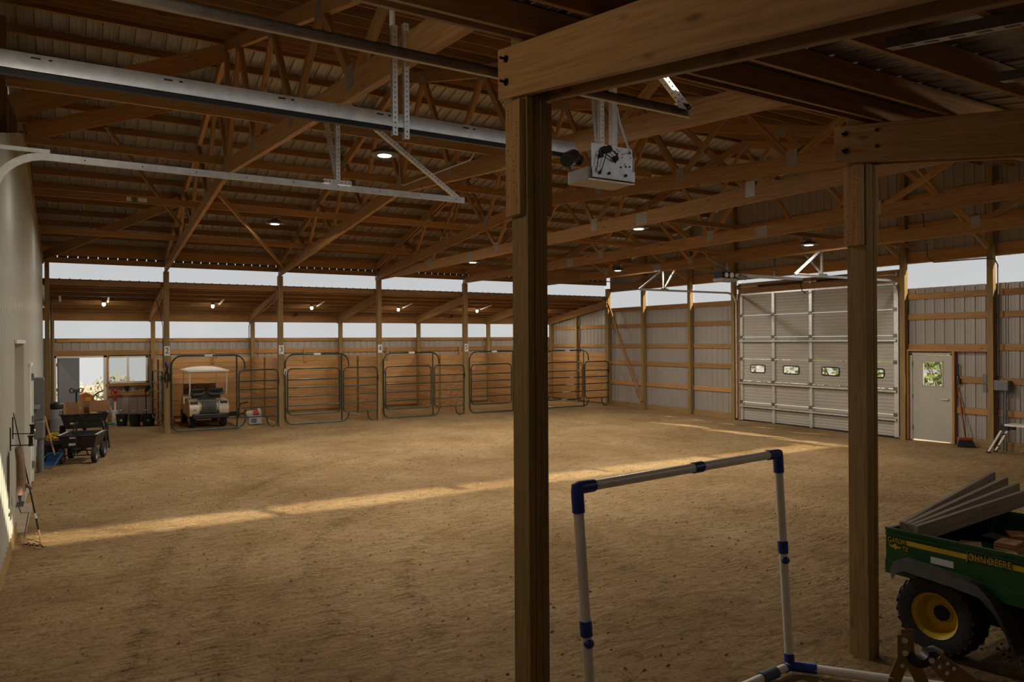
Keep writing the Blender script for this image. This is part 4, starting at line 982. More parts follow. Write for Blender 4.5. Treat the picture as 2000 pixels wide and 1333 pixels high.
# ================================================================== THINGS
RX = Matrix.Rotation(pi / 2, 4, 'X'); RY = Matrix.Rotation(pi / 2, 4, 'Y')
def wheel(par, c, r, w, hubmat, axis='X', tread=0, name='wheel', sub=True):
    """tyre with a dished rim, axle along x"""
    M = Matrix.Translation(c) @ RY; rr = r * .56
    m = MB(); q = .22 * w
    m.lathe([(rr, -w * .42), (r * .80, -w * .5), (r * .93, -w * .47), (r, -w * .30), (r * 1.005, 0), (r, w * .30), (r * .93, w * .47), (r * .80, w * .5), (rr, w * .42)], 32, M, cap=False)
    if tread:
        for k in range(tread):
            for s in (-1, 1):
                a = 2 * pi * (k + (.5 if s > 0 else 0)) / tread; e = 2 * pi / tread * .55
                def P(b, z, d): return M @ Vector(((r * d) * cos(b), (r * d) * sin(b), z))
                m.bar(P(a, s * w * .04, 1.005), P(a + e * .5, s * w * .26, 1.005), r * .085, r * .06, (P(a, 0, 1) - Vector(c)).normalized())
                m.bar(P(a + e * .5, s * w * .26, 1.0), P(a + e * .2, s * w * .47, .93), r * .085, r * .06, (P(a, 0, 1) - Vector(c)).normalized())
    t = m.build(name, RUBBER, par, smooth=True)
    m = MB(); m.lathe([(rr * 1.0, -w * .42), (rr * 1.03, -w * .44), (rr * 1.03, -w * .40), (rr * .90, -w * .34), (rr * .82, -w * .10), (rr * .78, w * .08), (rr * .45, w * .10), (rr * .40, w * .02), (.001, w * .02)], 28, M, cap=False)
    m.lathe([(rr * 1.0, w * .42), (rr * 1.03, w * .44), (rr * .88, w * .30), (rr * .80, w * .15), (.001, w * .15)], 28, M, cap=False); m.build('rim', hubmat, t, smooth=True)
    if tread: m = MB(); m.lathe([(rr * .36, w * .12), (rr * .36, -w * .03), (.001, -w * .03)], 10, M); m.build('hub', BLACKM, t)
    return t
def tapered_tub(m, x0, x1, y0, y1, z0, z1, ins, th=.02, lip=.02):
    A = [(x0, y0), (x1, y0), (x1, y1), (x0, y1)]; cx, cy2 = (x0 + x1) / 2, (y0 + y1) / 2
    def sc(p, d): return (p[0] + (d if p[0] < cx else -d), p[1] + (d if p[1] < cy2 else -d))
    lay = [[(*sc(p, ins), z0) for p in A], [(*p, z1 - .02) for p in A], [(*sc(p, -lip), z1 - .02) for p in A], [(*sc(p, -lip), z1) for p in A], [(*sc(p, th), z1) for p in A], [(*sc(p, ins + th), z0 + th) for p in A]]
    ids = [[m.vert(p) for p in L] for L in lay]
    for a, b in zip(ids, ids[1:]):
        for k in range(4): m.face((a[k], a[(k + 1) % 4], b[(k + 1) % 4], b[k]))
    m.face(ids[0][::-1]); m.face(ids[-1]); return m
def bucket(x, y, r, h, mat, label, group, badge=None, name='bucket', z=0, bail=True):
    t = thing(name, label, 'bucket', (x, y, z), group=group); m = MB()
    m.lathe([(.001, 0), (r * .80, 0), (r * .99, h * .93), (r * 1.06, h * .93), (r * 1.06, h), (r * .97, h), (r * .78, .015), (.001, .015)], 24); m.build('body', mat, t, smooth=True)
    if bail: m = MB(); m.tube(arc((0, 0, h * .92), r * 1.05, .1, pi - .1, 12, (1, 0, 0), (0, -.45, .9)), .006, 6); m.build('bail_handle', DKGALV, t)
    if badge:
        m = MB(); m.cyl((-.03, -r * .93, h * .5), (-.03, -r * .96, h * .5), .035, 12); m.build('badge', badge, t)
    return t

# --- golf cart
gc = thing('golf_cart', 'beige golf cart with a white roof parked tail out in its stall', 'golf cart', (3.40, 23.75, .01)); 
m = MB()   # rear body
prof = [(-1.05, .34), (-1.10, .50), (-1.06, .66), (-.98, .74), (-.60, .80), (-.36, .80), (-.36, .30), (-.9, .30)]
for x0, x1 in ((-.53, -.26), (.26, .53)): m.prism([(x0, y, z) for y, z in prof], (x1 - x0, 0, 0))
m.build('rear_fender', CREAM, gc, bev=.035, smooth=True)
m = MB(); m.prism([(-.262, y, z) for y, z in [(-1.02, .46), (-1.06, .60), (-1.0, .70), (-.6, .74), (-.36, .74), (-.36, .34), (-.9, .34)]], (.524, 0, 0)); m.build('rear_body', CREAM, gc, bev=.02)
m = MB(); m.prism([(-.20, y, z) for y, z in [(-1.062, .50), (-1.085, .60), (-1.02, .72), (-.97, .745), (-.95, .73), (-1.0, .5)]], (.40, 0, 0)); m.build('bag_well_panel', GREYP, gc, bev=.008)
for s in (-1, 1):
    m = MB(); m.box((s * .40 - .10, -1.06, .675), (s * .40 + .10, -.90, .745)); m.build('tail_lamp_pad', BLACKP, gc, bev=.02)
m = MB(); m.box((-.46, -1.16, .25), (.52, -.99, .40)); m.build('rear_bumper', BLACKP, gc, bev=.03)
m = MB(); m.box((-.27, -1.10, .40), (.27, -1.0, .49)); m.build('tail_recess', BLACKP, gc, bev=.015)
m = MB(); m.box((-.50, -.9, .26), (.50, 1.0, .32)); m.build('floor_pan', GREYP, gc)
m = MB(); m.box((-.50, -.36, .32), (.50, .20, .66)); m.build('seat_box', CREAM, gc, bev=.02)
m = MB(); m.box((-.50, -.34, .66), (.50, .18, .78)); m.build('seat_cushion', BLACKP, gc, bev=.03)
for s in (-1, 1):
    m = MB(); m.bar((s * .25, -.40, .92), (s * .25, -.44, 1.09), .44, .07, (0, 1, 0)); m.build('seat_back', BLACKP, gc, bev=.025)
m = MB(); m.box((-.40, -.46, .72), (.40, -.40, .96)); m.build('bag_rack_back', BLACKP, gc)
m = MB()
for s in (-1, 1): m.tube([(s * .05, -.50, .98), (s * .12, -.60, .93), (s * .36, -.62, .93), (s * .48, -.52, .99)], .03, 8)
m.build('bag_holder', GREYP, gc, smooth=True)
m = MB()
for k in range(13): m.box((-.30 + k * .05, -.93, .745), (-.275 + k * .05, -.91, .80))
m.box((-.32, -.94, .74), (.32, -.90, .755)); m.build('bag_rack_fence', GREYB, gc)
m = MB(); m.prism([(-.5, y, z) for y, z in [(.45, .32), (.72, .32), (1.18, .34), (1.22, .50), (1.0, .78), (.72, .86), (.66, .84)]], (1.0, 0, 0)); m.build('front_cowl', CREAM, gc, bev=.05, smooth=True)
m = MB(); nn = 10
for i in range(nn): pass
rows = []
for i in range(9):
    x = -.56 + 1.12 * i / 8; e = 1 - abs(i / 4 - 1) ** 3
    rows.append([m.vert((x, -1.0 + 1.85 * j / 8, 1.64 + .09 * e * (1 - abs(j / 4 - 1) ** 3))) for j in range(9)])
bot = [[m.vert((-.56 + 1.12 * i / 8, -1.0 + 1.85 * j / 8, 1.60)) for j in range(9)] for i in range(9)]
for i in range(8):
    for j in range(8): m.face((rows[i][j], rows[i + 1][j], rows[i + 1][j + 1], rows[i][j + 1])); m.face((bot[i][j], bot[i][j + 1], bot[i + 1][j + 1], bot[i + 1][j]))
for k in range(8):
    m.face((rows[k][0], rows[k + 1][0], bot[k + 1][0], bot[k][0])); m.face((rows[k][8], bot[k][8], bot[k + 1][8], rows[k + 1][8])); m.face((rows[0][k], bot[0][k], bot[0][k + 1], rows[0][k + 1])); m.face((rows[8][k], rows[8][k + 1], bot[8][k + 1], bot[8][k]))
m.build('canopy', WHITE, gc, smooth=True)
for s in (-1, 1):
    m = MB(); m.tube([(s * .50, -.90, 1.62), (s * .50, -.90, 1.05), (s * .50, -.80, .93), (s * .44, -.45, .90)], .019, 8); m.build('rear_roof_strut', WHITE, gc, smooth=True)
    m = MB(); m.tube([(s * .48, .70, 1.62), (s * .48, .80, .86)], .016, 8); m.build('front_roof_strut', WHITE, gc)
m = MB(); m.box((-.47, .765, .78), (.47, .772, 1.18)); m.build('windscreen', TINT, gc)
m = MB(); SM = Matrix.Translation((-.24, .42, 1.02)) @ Matrix.Rotation(R(-55), 4, 'X'); m.tube([SM @ Vector((.17 * cos(2 * pi * k / 18), .17 * sin(2 * pi * k / 18), 0)) for k in range(18)], .014, 8, closed=True)
for a in (.5, 2.6, 4.7): m.cyl(SM @ Vector((0, 0, 0)), SM @ Vector((.17 * cos(a), .17 * sin(a), 0)), .012, 6)
m.cyl(SM @ Vector((0, 0, 0)), (-.24, .70, .70), .02, 8); m.build('steering_wheel', BLACKP, gc, smooth=True)
for x, y in ((-.42, -.72), (.42, -.72), (-.44, .88), (.44, .88)): wheel(gc, (x, y, .20), .21, .17, WHITE)
m = MB(); m.box((-.43, -1.104, .50), (-.36, -1.100, .53)); m.build('maker_plate', GREYB, gc)

# --- things in and beside the cart stall
t = thing('carton', 'small white carton on the floor behind the short panel left of post 3', 'carton', (4.72, 22.95, 0)); m = MB(); m.box((-.19, -.13, 0), (.17, .13, .24)); m.build('box', CARD, t, bev=.004)
m = MB(); m.box((-.15, -.1315, .04), (.02, -.1305, .18)); m.build('printed_panel', GREYB, t)
t = thing('storage_pail', 'white pail with a red band lying beside the white carton', 'pail', (4.93, 24.2, .16)); m = MB(); m.lathe([(.001, -.22), (.15, -.22), (.17, .22), (.001, .22)], 20, Matrix.Rotation(R(80), 4, 'Y')); m.build('body', CARD, t, smooth=True)
m = MB(); m.lathe([(.160, -.03), (.172, .0), (.170, .13)], 20, Matrix.Rotation(R(80), 4, 'Y')); m.build('band', REDP, t, smooth=True)
t = thing('push_mower', 'small black two-wheeled tool behind the golf cart stall panel', 'tool', (4.66, 25.1, 0)); m = MB(); m.tube([(-.30, 0, .12), (-.05, 0, .20), (.05, 0, .46), (.28, 0, .50)], .02, 8); m.build('handle', BLACKM, t); m = MB(); m.box((-.32, -.08, .08), (-.08, .08, .22)); m.build('deck', BLACKP, t, bev=.02)
for s in (-1, 1): wheel(t, (s * .12 + .08, 0, .13), .13, .05, GREYB)
t = thing('gas_can', 'red fuel can on the floor left of the golf cart', 'fuel can', (2.52, 24.1, 0)); m = MB(); m.box((-.11, -.15, 0), (.11, .15, .24)); m.build('body', REDP, t, bev=.04); m = MB(); m.tube([(0, .08, .25), (0, .0, .32), (0, -.10, .25)], .018, 8); m.build('handle', REDP, t, smooth=True); m = MB(); m.cyl((0, -.12, .23), (0, -.20, .33), .016, 8); m.build('spout', BLACKP, t)
t = thing('work_boots', 'dark tangle of tack on the floor under the open gate leaf', 'tack', (1.93, 25.15, 0)); m = MB()
for k in range(7): a = k * .9; m.tube([(.0, -.2 + k * .05, .03 + .02 * k), (.10 * cos(a), .1 * sin(a), .10 + .02 * k), (-.12 * sin(a), .2 - k * .02, .04)], .03, 7)
m.build('straps', BLACKP, t, smooth=True); t.name = 'tack_pile'
# halter on post 2, lamp box beside the leaf
t = thing('halter', 'dark blue rope halter hanging on post 2', 'halter', (px(0), YF - .10, 1.2), group=None); m = MB()
m.tube([(-.02, 0, .70), (.03, -.02, .58), (-.04, -.02, .45), (.07, -.02, .40), (.06, -.02, .22), (-.03, -.02, .18), (-.05, -.01, .36), (.0, -.02, .5)], .016, 8); m.tube([(.01, -.02, .62), (.02, -.025, .3), (.00, -.02, .02)], .012, 6); m.build('rope', BLACKM, t, smooth=True)
m = MB(); m.tube([(-.02, -.02, .72), (.0, -.03, .66), (.02, -.02, .58)], .03, 8); m.build('crown_strap', BLUEP, t, smooth=True)
m = MB(); m.box((2.03, YF - .05, 1.40), (2.10, YF + .05, 1.56)); m.box((2.10, YF - .02, 1.44), (2.152, YF + .02, 1.52)); single('switch_box', m, GREYB, 'grey outlet box on the left side of post 2', 'switch box')
t = thing('rope_loop', 'white rope loop hanging from the side of post 3', 'rope', (px(1) + .09, YF - .165, 1.45)); m = MB(); m.tube([(0, 0, .22), (.04, -.02, .12), (.02, -.02, .0), (-.03, -.02, .10), (.0, 0, .22)], .012, 6); m.build('rope', LABEL, t, smooth=True)

# --- window bay
GB = 'green buckets in front of the window bay'
bucket(1.27, 24.72, .165, .34, GREENP, 'dark green bucket, left of the three under the window', GB, YLABEL)
bucket(1.60, 24.42, .165, .34, GREENP, 'dark green bucket, middle of the three under the window', GB)
bucket(1.95, 24.28, .185, .34, GREENP, 'dark green bucket beside the open gate leaf, rightmost of three', GB, YLABEL)
t = thing('yard_hydrant', 'red yard hydrant on a white pipe under the window edge', 'hydrant', (1.12, 25.25, 0)); m = MB(); m.cyl((0, 0, -.05), (.0, 0, .72), .028, 12); m.build('standpipe', WHITEP, t, smooth=True)
m = MB(); m.cyl((0, 0, .70), (0, 0, .88), .04, 12); m.sphere((0, 0, 1.0), .06); m.tube([(0, 0, .88), (-.10, 0, .92), (-.11, 0, 1.0), (-.03, 0, 1.08)], .022, 8); m.tube([(.02, 0, .86), (.14, 0, .90), (.17, 0, .84)], .024, 8); m.tube([(0, 0, .9), (.05, 0, 1.0), (.03, 0, 1.08)], .022, 8); m.build('pump_head', REDP, t, smooth=True)
m = MB(); m.lathe([(.09, 0), (.092, .38), (.10, .38), (.10, .42), (.08, .42), (.075, 0)], 18); m.build('pipe_sleeve', WHITEP, t, smooth=True)
m = MB(); m.cyl((-.10, -.02, .40), (-.13, -.02, .56), .012, 8); m.build('side_tube', WHITEP, t)
t = thing('manure_fork', 'long black tool standing behind the right green bucket', 'tool', (1.93, 24.62, .0)); m = MB(); m.cyl((0, .0, .01), (.0, .30, .98), .014, 8); m.build('shaft', BLACKM, t); m = MB(); m.prism([(-.05, .28, .96), (.07, .28, .98), (.15, .33, 1.12), (.02, .33, 1.17)], (0, .02, 0)); m.build('blade', BLACKM, t)
t = thing('feed_scoop', 'small dark scoop on the girt below the window', 'scoop', (1.48, YO + .0, .962)); m = MB(); m.lathe([(.001, 0), (.045, 0), (.075, .14), (.068, .14), (.04, .01), (.001, .01)], 16); m.build('cup', BLACKP, t, smooth=True)
m = MB(); m.cyl((.93, 25.0, .05), (1.05, 24.95, .05), .035, 12); m.cyl((1.05, 24.95, .05), (1.10, 24.93, .05), .018, 10); single('spray_bottle', m, plain('teal_plastic', (.02, .22, .24), .4), 'teal bottle lying on the floor left of the hydrant', 'bottle', smooth=True)

# --- dump cart with boards
dc = thing('dump_cart', 'black poly dump cart loaded with boards in front of the open door', 'cart', (.26, 21.05, 0)); m = MB(); tapered_tub(m, -.50, .50, -.62, .62, .40, .76, .10, .02, .03); m.build('tub', BLACKP, dc, bev=.01)
for s in (-1, 1): wheel(dc, (s * .46, .08, .22), .22, .13, GREYB)
m = MB(); m.cyl((-.46, .08, .22), (.46, .08, .22), .02, 8); m.box((-.04, -.70, .34), (.04, .5, .39)); m.tube([(0, -.70, .36), (0, -1.0, .34)], .025, 8); m.build('axle_frame', BLACKM, dc)
for s in (0, 1):
    m = MB(); o = s * .05; m.tube([(.40 + o, -2.45 + o, .12), (.37 + o, -2.40 + o, .45), (.33 + o, -2.35, .70), (.25 + o, -2.30, .76), (-.12, -2.30, .76 - o), (-.22, -2.32, .70 - o), (-.24, -2.36, .48)], .016, 8); m.build('push_hoop', BLACKM, dc, smooth=True)
m = MB(); m.tube([(.0, -1.0, .34), (0, -1.9, .40), (0, -2.32, .72)], .018, 8); m.build('tow_bar', BLACKM, dc)
m = MB(); m.box((-.30, -.634, .52), (-.14, -.630, .56)); m.build('maker_plate', YLABEL, dc)
for k in range(6):
    x = -.145 + k * .072; m = MB(); m.bar((x, 20.72 + .012 * k, .67), (x, 20.74 + .012 * k, 1.02 + .008 * (k % 3)), .026, .070, (1, 0, 0)); single('upright_board', m, CEDAR, 'brown upright board in the dump cart, %s from the left' % ORD[k], 'board', 'upright boards in the dump cart')
m = MB(); m.bar((.47, 20.66, .80), (.49, 20.78, 1.04), .035, .62, (1, .1, 0)) if False else m.prism([(.36, 20.62, .78), (.78, 20.52, .79), (.78, 20.52, 1.06), (.36, 20.62, 1.05)], (.01, .035, 0)); single('wood_panel', m, CEDAR, 'flat brown wood panel on the right rim of the dump cart', 'panel')
m = MB(); m.prism([(.20, 20.88, .62), (.37, 20.80, .62), (.37, 20.80, 1.04), (.20, 20.88, 1.04)], (.01, .03, 0)); single('wood_panel', m, CEDAR, 'narrow wood panel standing in the middle of the dump cart', 'panel')
m = MB(); rows = []
for i in range(13):
    rows.append([m.vert((-.14 + .78 * i / 12, 20.94 + .52 * j / 12, .62 + .19 * sin(pi * i / 12) * sin(pi * j / 12) + .03 * random.random())) for j in range(13)])
for i in range(12):
    for j in range(12): m.face((rows[i][j], rows[i + 1][j], rows[i + 1][j + 1], rows[i][j + 1]))
single('straw_heap', m, STRAW, 'loose straw in the dump cart', 'straw', kind='stuff')

# --- wagon in front
wg = thing('garden_wagon', 'low black poly garden wagon with an upright oval handle', 'wagon', (.20, 17.85, 0), R(-13)); m = MB(); tapered_tub(m, -.345, .345, -.50, .40, .31, .58, .06, .018, .03); m.build('tub', BLACKP, wg, bev=.008)
for x, y in ((-.30, -.42), (.30, -.42), (-.30, .34), (.30, .34)): wheel(wg, (x, y, .16), .16, .09, GREYB)
m = MB()
for y in (-.42, .34): m.cyl((-.30, y, .16), (.30, y, .16), .012, 8); m.tube([(-.18, y, .17), (-.12, y, .31)], .012, 6); m.tube([(.18, y, .17), (.12, y, .31)], .012, 6)
m.box((-.03, -.5, .22), (.03, .5, .26)); m.build('undercarriage', BLACKM, wg)
m = MB(); m.tube([(0, -.50, .20), (0, -.58, .24), (0, -.56, .88)], .014, 8); m.tube([(.11 * cos(2 * pi * k / 20), -.55, .945 + .055 * sin(2 * pi * k / 20)) for k in range(20)], .014, 8, closed=True); m.build('pull_handle', BLACKM, wg, smooth=True)
for z, w in ((.515, .12), (.37, .14)):
    m = MB(); yy = -.50 + (.58 - z) * .21 - .006; m.box((-.02 - w, yy - .004, z), (-.02, yy + .0, z + .05)); m.build('white_label', LABEL, wg)
m = MB()
for s in (-1, 1): m.box((s * .335 - .02, -.50, .582), (s * .335 + .02, .2, .592))
m.build('pale_rim', CARD, wg)  # pale strip along each side rim of the black tub

# --- trash can, tubs, rakes on the left
t = thing('trash_barrel', 'grey barrel with a black lid in the back left corner', 'barrel', (-.34, 22.75, 0)); m = MB(); m.lathe([(.22, 0), (.235, .1), (.24, .78), (.001, .78)], 28); m.build('drum', PGREY, t, smooth=True)
m = MB(); m.lathe([(.255, .74), (.26, .80), (.25, .86), (.20, .90), (.001, .92)], 28); m.build('lid', BLACKP, t, smooth=True)
BT = 'black tubs by the left wall'
bucket(-.36, 18.05, .20, .36, BLACKP, 'black tub beside the wooden handles, nearest the camera', BT, name='rubber_tub', bail=False)
bucket(-.33, 18.62, .19, .34, BLACKP, 'black tub tucked behind the front black tub', BT, name='rubber_tub', bail=False)
t = thing('hose_coil', 'yellow hose coil lying on the black tubs', 'hose', (-.33, 18.62, .385)); m = MB()
for k in range(4): m.tube([(.15 * cos(2 * pi * q / 20), .15 * sin(2 * pi * q / 20) * (1 - .1 * k), .02 + .02 * k + .03 * sin(q * .9 + k)) for q in range(20)], .010, 6, closed=True)
m.tube(arc((0, -.05, .02), .13, 0, pi, 10, (1, 0, 0), (0, .1, 1)), .011, 6); m.build('hose', JDY, t, smooth=True)
t = thing('stable_fork', 'blue plastic stable fork with a wooden handle leaning on the left wall', 'fork', (-.2, 17.2, 0)); m = MB(); p1 = Vector((-.30, 17.30, .22)); p0 = Vector((-.575, 18.45, 1.28)); m.tube([p0, p1], .016, 10); m.v = [p - Vector(t.location) for p in m.v]; m.build('handle', WOODH, t, smooth=True)
m = MB(t.location); M = Matrix.Translation(p1) @ Matrix.Rotation(R(-28), 4, 'Z')
for k in range(11):
    x = -.12 + k * .024; m.tube([M @ Vector((x, .02, .03)), M @ Vector((x, -.10, -.13)), M @ Vector((x * 1.05, -.34, -.20))], .0032, 6)
for a, b, c in ((.02, .03, .015), (-.10, -.13, .010)): m.tube([M @ Vector((-.14, a, b)), M @ Vector((.14, a, b))], c, 8)
for s in (-1, 1): m.tube([M @ Vector((s * .14, .02, .03)), M @ Vector((s * .145, -.15, -.06)), M @ Vector((s * .14, -.30, -.185))], .010, 6)
m.build('tine_basket', BLUER, t, smooth=True)
m = MB(); m.tube([(-.585, 17.80, 1.02), (-.52, 17.55, .40), (-.50, 17.50, .02)], .015, 8); single('tool_handle', m, WOODH, 'second wooden handle slanting behind the blue fork', 'handle', smooth=True)
# electrical panel on the left partition
t = thing('electrical_panel', 'dark grey electrical panel with conduit on the left partition', 'electrical panel', (XL, 16.9, .99)); m = MB(); m.box((.0, -.22, 0), (.16, .22, .80)); m.build('cabinet', GREYB, t, bev=.006)
m = MB(); m.box((.16, -.18, .05), (.168, .18, .75)); m.build('cover', GREYP, t)
m = MB(); m.box((.0, -.36, .22), (.10, -.24, .30)); m.build('junction_box', PLATE, t)
t = thing('meter_box', 'light grey box and fat conduit below the electrical panel', 'box', (XL, 16.75, 0)); m = MB(); m.box((.0, -.12, .62), (.17, .14, .98)); m.build('box', GREYB, t, bev=.03); m = MB(); m.cyl((.10, 0, -.03), (.10, 0, .62), .055, 14); m.build('conduit', GREYB, t, smooth=True)
# hooks, chaps and whip
t = thing('saddle_hook', 'black wall hooks holding brown leather on the near left wall', 'hook', (XL + .012, 10.35, 1.05)); m = MB()
for y, z in ((-.25, .18), (.15, .27)):
    m = MB(); m.box((0, y - .015, z), (.012, y + .015, z + .26)); m.tube([(.01, y, z + .06), (.20, y, z + .05)], .006, 6); m.lathe([(.03, 0), (.022, .03), (.022, .09), (.035, .12)], 10, Matrix.Translation((.20, y, z + .04))); m.build('bracket', BLACKM, t, smooth=True)
t = thing('leather_chaps', 'brown leather straps hanging from the near wall hooks', 'leather', (XL + .09, 10.12, .72)); m = MB()
for k in range(5):
    y = -.10 + k * .05; m.tube([(.0, y, .54), (.02, y * 1.15, .40), (.03, y * 1.5, .18), (.02 + .02 * (k % 2), y * 1.9, .02)], [.030, .034, .040, .03], 8)
m.tube([(.02, -.02, .16), (.07, .02, .10), (.13, .03, .05)], [.03, .028, .012], 8); m.build('strap', LEATHER, t, smooth=True)
m = MB(); m.tube([(0, -.05, .02), (.02, -.05, -.10)], .01, 6); m.tube([(0, .06, .02), (.02, .05, -.10)], .008, 6); m.box((-.02, -.12, -.12), (.05, .10, -.10)); m.build('stirrup', BLACKM, t)
t = thing('lunge_whip', 'long black whip leaning against the left wall, its tip on the sand', 'whip', (-.33, 10.75, 0)); m = MB(t.location); a, b = Vector((-.335, 10.75, .005)), Vector((XL + .025, 10.5, 1.63))
m.tube([a, a.lerp(b, .3), b], [.012, .009, .005], 8); m.build('shaft', BLACKM, t, smooth=True); m = MB(t.location); m.cyl(a.lerp(b, .19), a.lerp(b, .23), .0115, 8); m.build('white_band', LABEL, t)
m = MB(t.location); m.tube([a, a.lerp(b, .10)], .013, 8); m.build('grip', LEATHER, t)
m = MB(t.location); q = a.lerp(b, .62); m.tube([q, q + Vector((-.02, .05, -.3)), q + Vector((-.06, .1, -.55)), q + Vector((-.04, .12, -.62)), (-.48, 11.2, .3), (-.52, 11.0, .03)], .005, 6); m.build('lash', BLACKM, t, smooth=True)
m = MB()
for k in range(7): x = -.52 + .03 * k; m.tube([(x, 10.70 - .03 * k, .008), (x + .03, 10.68 - .04 * k, .012 + .03 * (k % 2)), (x + .06, 10.65 - .03 * k, .008)], .006, 5)
single('twine_scrap', m, BLACKM, 'dark twine scraps on the sand beside the whip', 'twine')

# --- right wall: broom, boxes, platform ladder
t = thing('push_broom', 'broom with a red handle leaning right of the walk door', 'broom', (17.36, 9.02, 0)); m = MB(t.location); m.tube([(17.25, 8.98, .20), (17.52, 9.28, 1.34)], .012, 8); m.build('handle', REDP, t, smooth=True)
m = MB(t.location); m.bar((17.18, 9.08, .18), (17.31, 8.85, .18), .06, .06); m.build('head', REDP, t, bev=.01)
m = MB(t.location); a, b = Vector((17.18, 9.08, .15)), Vector((17.31, 8.85, .15)); n_ = Vector((-.87, -.5, 0))
m.prism([a + n_ * .03, b + n_ * .03, b + (b - a) * .25 + n_ * .10 - Vector((0, 0, .145)), a - (b - a) * .15 + n_ * .10 - Vector((0, 0, .145))], -n_ * .10); m.build('bristles', BLACKM, t)
m = MB(); m.tube([(17.46, 9.05, .02), (17.522, 9.22, 1.1)], .007, 6); single('thin_rod', m, BLACKM, 'thin dark rod leaning behind the red broom', 'rod')
t = thing('outlet_box', 'grey outlet box on the right face of the post past the walk door', 'box', (17.44, 8.30, 1.30)); m = MB(); m.box((-.10, -.17, 0), (.06, .12, .22)); m.build('box', GREYB, t, bev=.012); m = MB(); m.cyl((-.06, -.10, -1.32), (-.06, -.10, 0), .022, 10); m.build('conduit', GREYB, t); m = MB(); m.cyl((-.0, -.02, -1.32), (-.0, -.02, 0), .022, 10); m.build('conduit', GREYB, t)
for z, nm in ((1.46, 'upper'), (1.24, 'lower')):
    m = MB(); m.box((XG - .19, 8.578, z), (XG - .10, 8.66, z + .18)); single('switch_box', m, GREYB, nm + ' small grey switch box on the left face of the sixth wall post', 'switch box')
m = MB(); m.box((XG - .10, MD0 - .20, 1.40), (XG - .044, MD0 - .12, 1.52)); m.cyl((XG - .06, MD0 - .16, 1.52), (XG - .06, MD0 - .16, 1.85), .012, 8); single('switch_box', m, BLACKP, 'small black switch box right of the walk door', 'switch box')
t = thing('work_platform', 'folding aluminium work platform at the right edge by the wall', 'work platform', (17.05, 7.6, 0)); m = MB(t.location)
m.box((16.74, 6.7, .60), (17.10, 7.93, .64)); m.build('deck', WHITEP, t, bev=.005)
for x in (16.78, 17.06):
    m = MB(t.location); m.bar((x, 8.25, .02), (x, 7.98, .53), .05, .035, (0, 1, 0)); m.build('leg', WHITEP, t); m = MB(t.location); m.box((x - .03, 8.22, 0), (x + .03, 8.29, .03)); m.build('foot', BLACKP, t)
    m = MB(t.location); m.box((x - .028, 7.86, .50), (x + .028, 8.04, .62)); m.build('hinge', BLACKP, t)
m = MB(t.location)
for z in (.14, .40): m.cyl((16.80, 8.25 - z * .52, z), (17.04, 8.25 - z * .52, z), .014, 8)
m.build('rung', GREYB, t)
for x in (16.78, 17.06):
    m = MB(t.location); m.bar((x, 6.40, .02), (x, 6.67, .60), .05, .035, (0, 1, 0)); m.build('leg', WHITEP, t)

# --- white pipe goal in front
g = thing('pipe_goal', 'white plastic pipe goal with blue fittings standing behind the front post', 'goal', (4.5, 3.62, 0)); rp = .0305
TL, TR = Vector((2.46, 3.40, 1.605)), Vector((4.475, 3.66, 1.60)); BLp, BRp = Vector((2.60, 3.44, .035)), Vector((4.53, 3.61, .035))
def pipe(name, a, b, mat, r, par=g, sm=True):
    m = MB(g.location); m.cyl(a, b, r, 16); return m.build(name, mat, par, smooth=sm)
pipe('upright', BLp, TL, WHITEP, rp); pipe('upright', BRp, TR, WHITEP, rp); pipe('crossbar', TL, TR, WHITEP, rp)
ub, cb_ = (BLp - TL).normalized(), (TR - TL).normalized()
for c, u, s in ((TL, (BLp - TL).normalized(), 1), (TR, (BRp - TR).normalized(), -1)):
    m = MB(g.location); m.tube([c + u * .14, c + u * .02, c, c + cb_ * s * .02, c + cb_ * s * .13], rp * 1.22, 16); m.build('elbow', BLUEP, g, smooth=True)
for a, b, t_ in ((TL, TR, .535), (TL, BLp, .52), (TR, BRp, .44)):
    d = (b - a).normalized(); c = a.lerp(b, t_); pipe('coupling', c - d * .045, c + d * .045, BLUEP, rp * 1.2)
for a, b, t_ in ((TL, BLp, .575), (TR, BRp, .50)):
    c = a.lerp(b, t_); v = (Vector((0, 0, c.z)) - c); v.z = 0; v.normalize(); m = MB(g.location); w_ = Vector((v.y, -v.x, 0)) * -1
    q = c + v * (rp * .55) + w_ * rp * .35; m.sphere(q, .032, 14, (1, 1, .9)); m.build('clip', BLUEP, g, smooth=True)
m = MB(g.location); m.tube([BRp + (TR - BRp) * .06, BRp, BRp + (BLp - BRp).normalized() * .06], rp * 1.22, 14); m.cyl(BRp, BRp + Vector((.12, -.14, 0)), rp * 1.22, 14); m.build('corner_tee', BLUEP, g, smooth=True)
m = MB(g.location); m.cyl(BLp, BLp + Vector((.12, -.14, 0)), rp * 1.22, 14); m.build('corner_tee', BLUEP, g, smooth=True)
pipe('ground_bar', BRp, BLp, WHITEP, rp); e = Vector((.70, -.86, 0)); pipe('side_bar', BRp + e * .10, BRp + e * 1.1, WHITEP, rp * 1.05); pipe('side_bar', BLp + e * .1, BLp + e * 1.1, WHITEP, rp * 1.05); pipe('back_bar', BLp + e * 1.1, BRp + e * 1.1, WHITEP, rp)
d = (BLp - BRp).normalized(); pipe('padded_sleeve', BRp + d * .17, BRp + d * .34, plain('blue_grey_sleeve', (.06, .10, .15), .7), rp * 1.35)

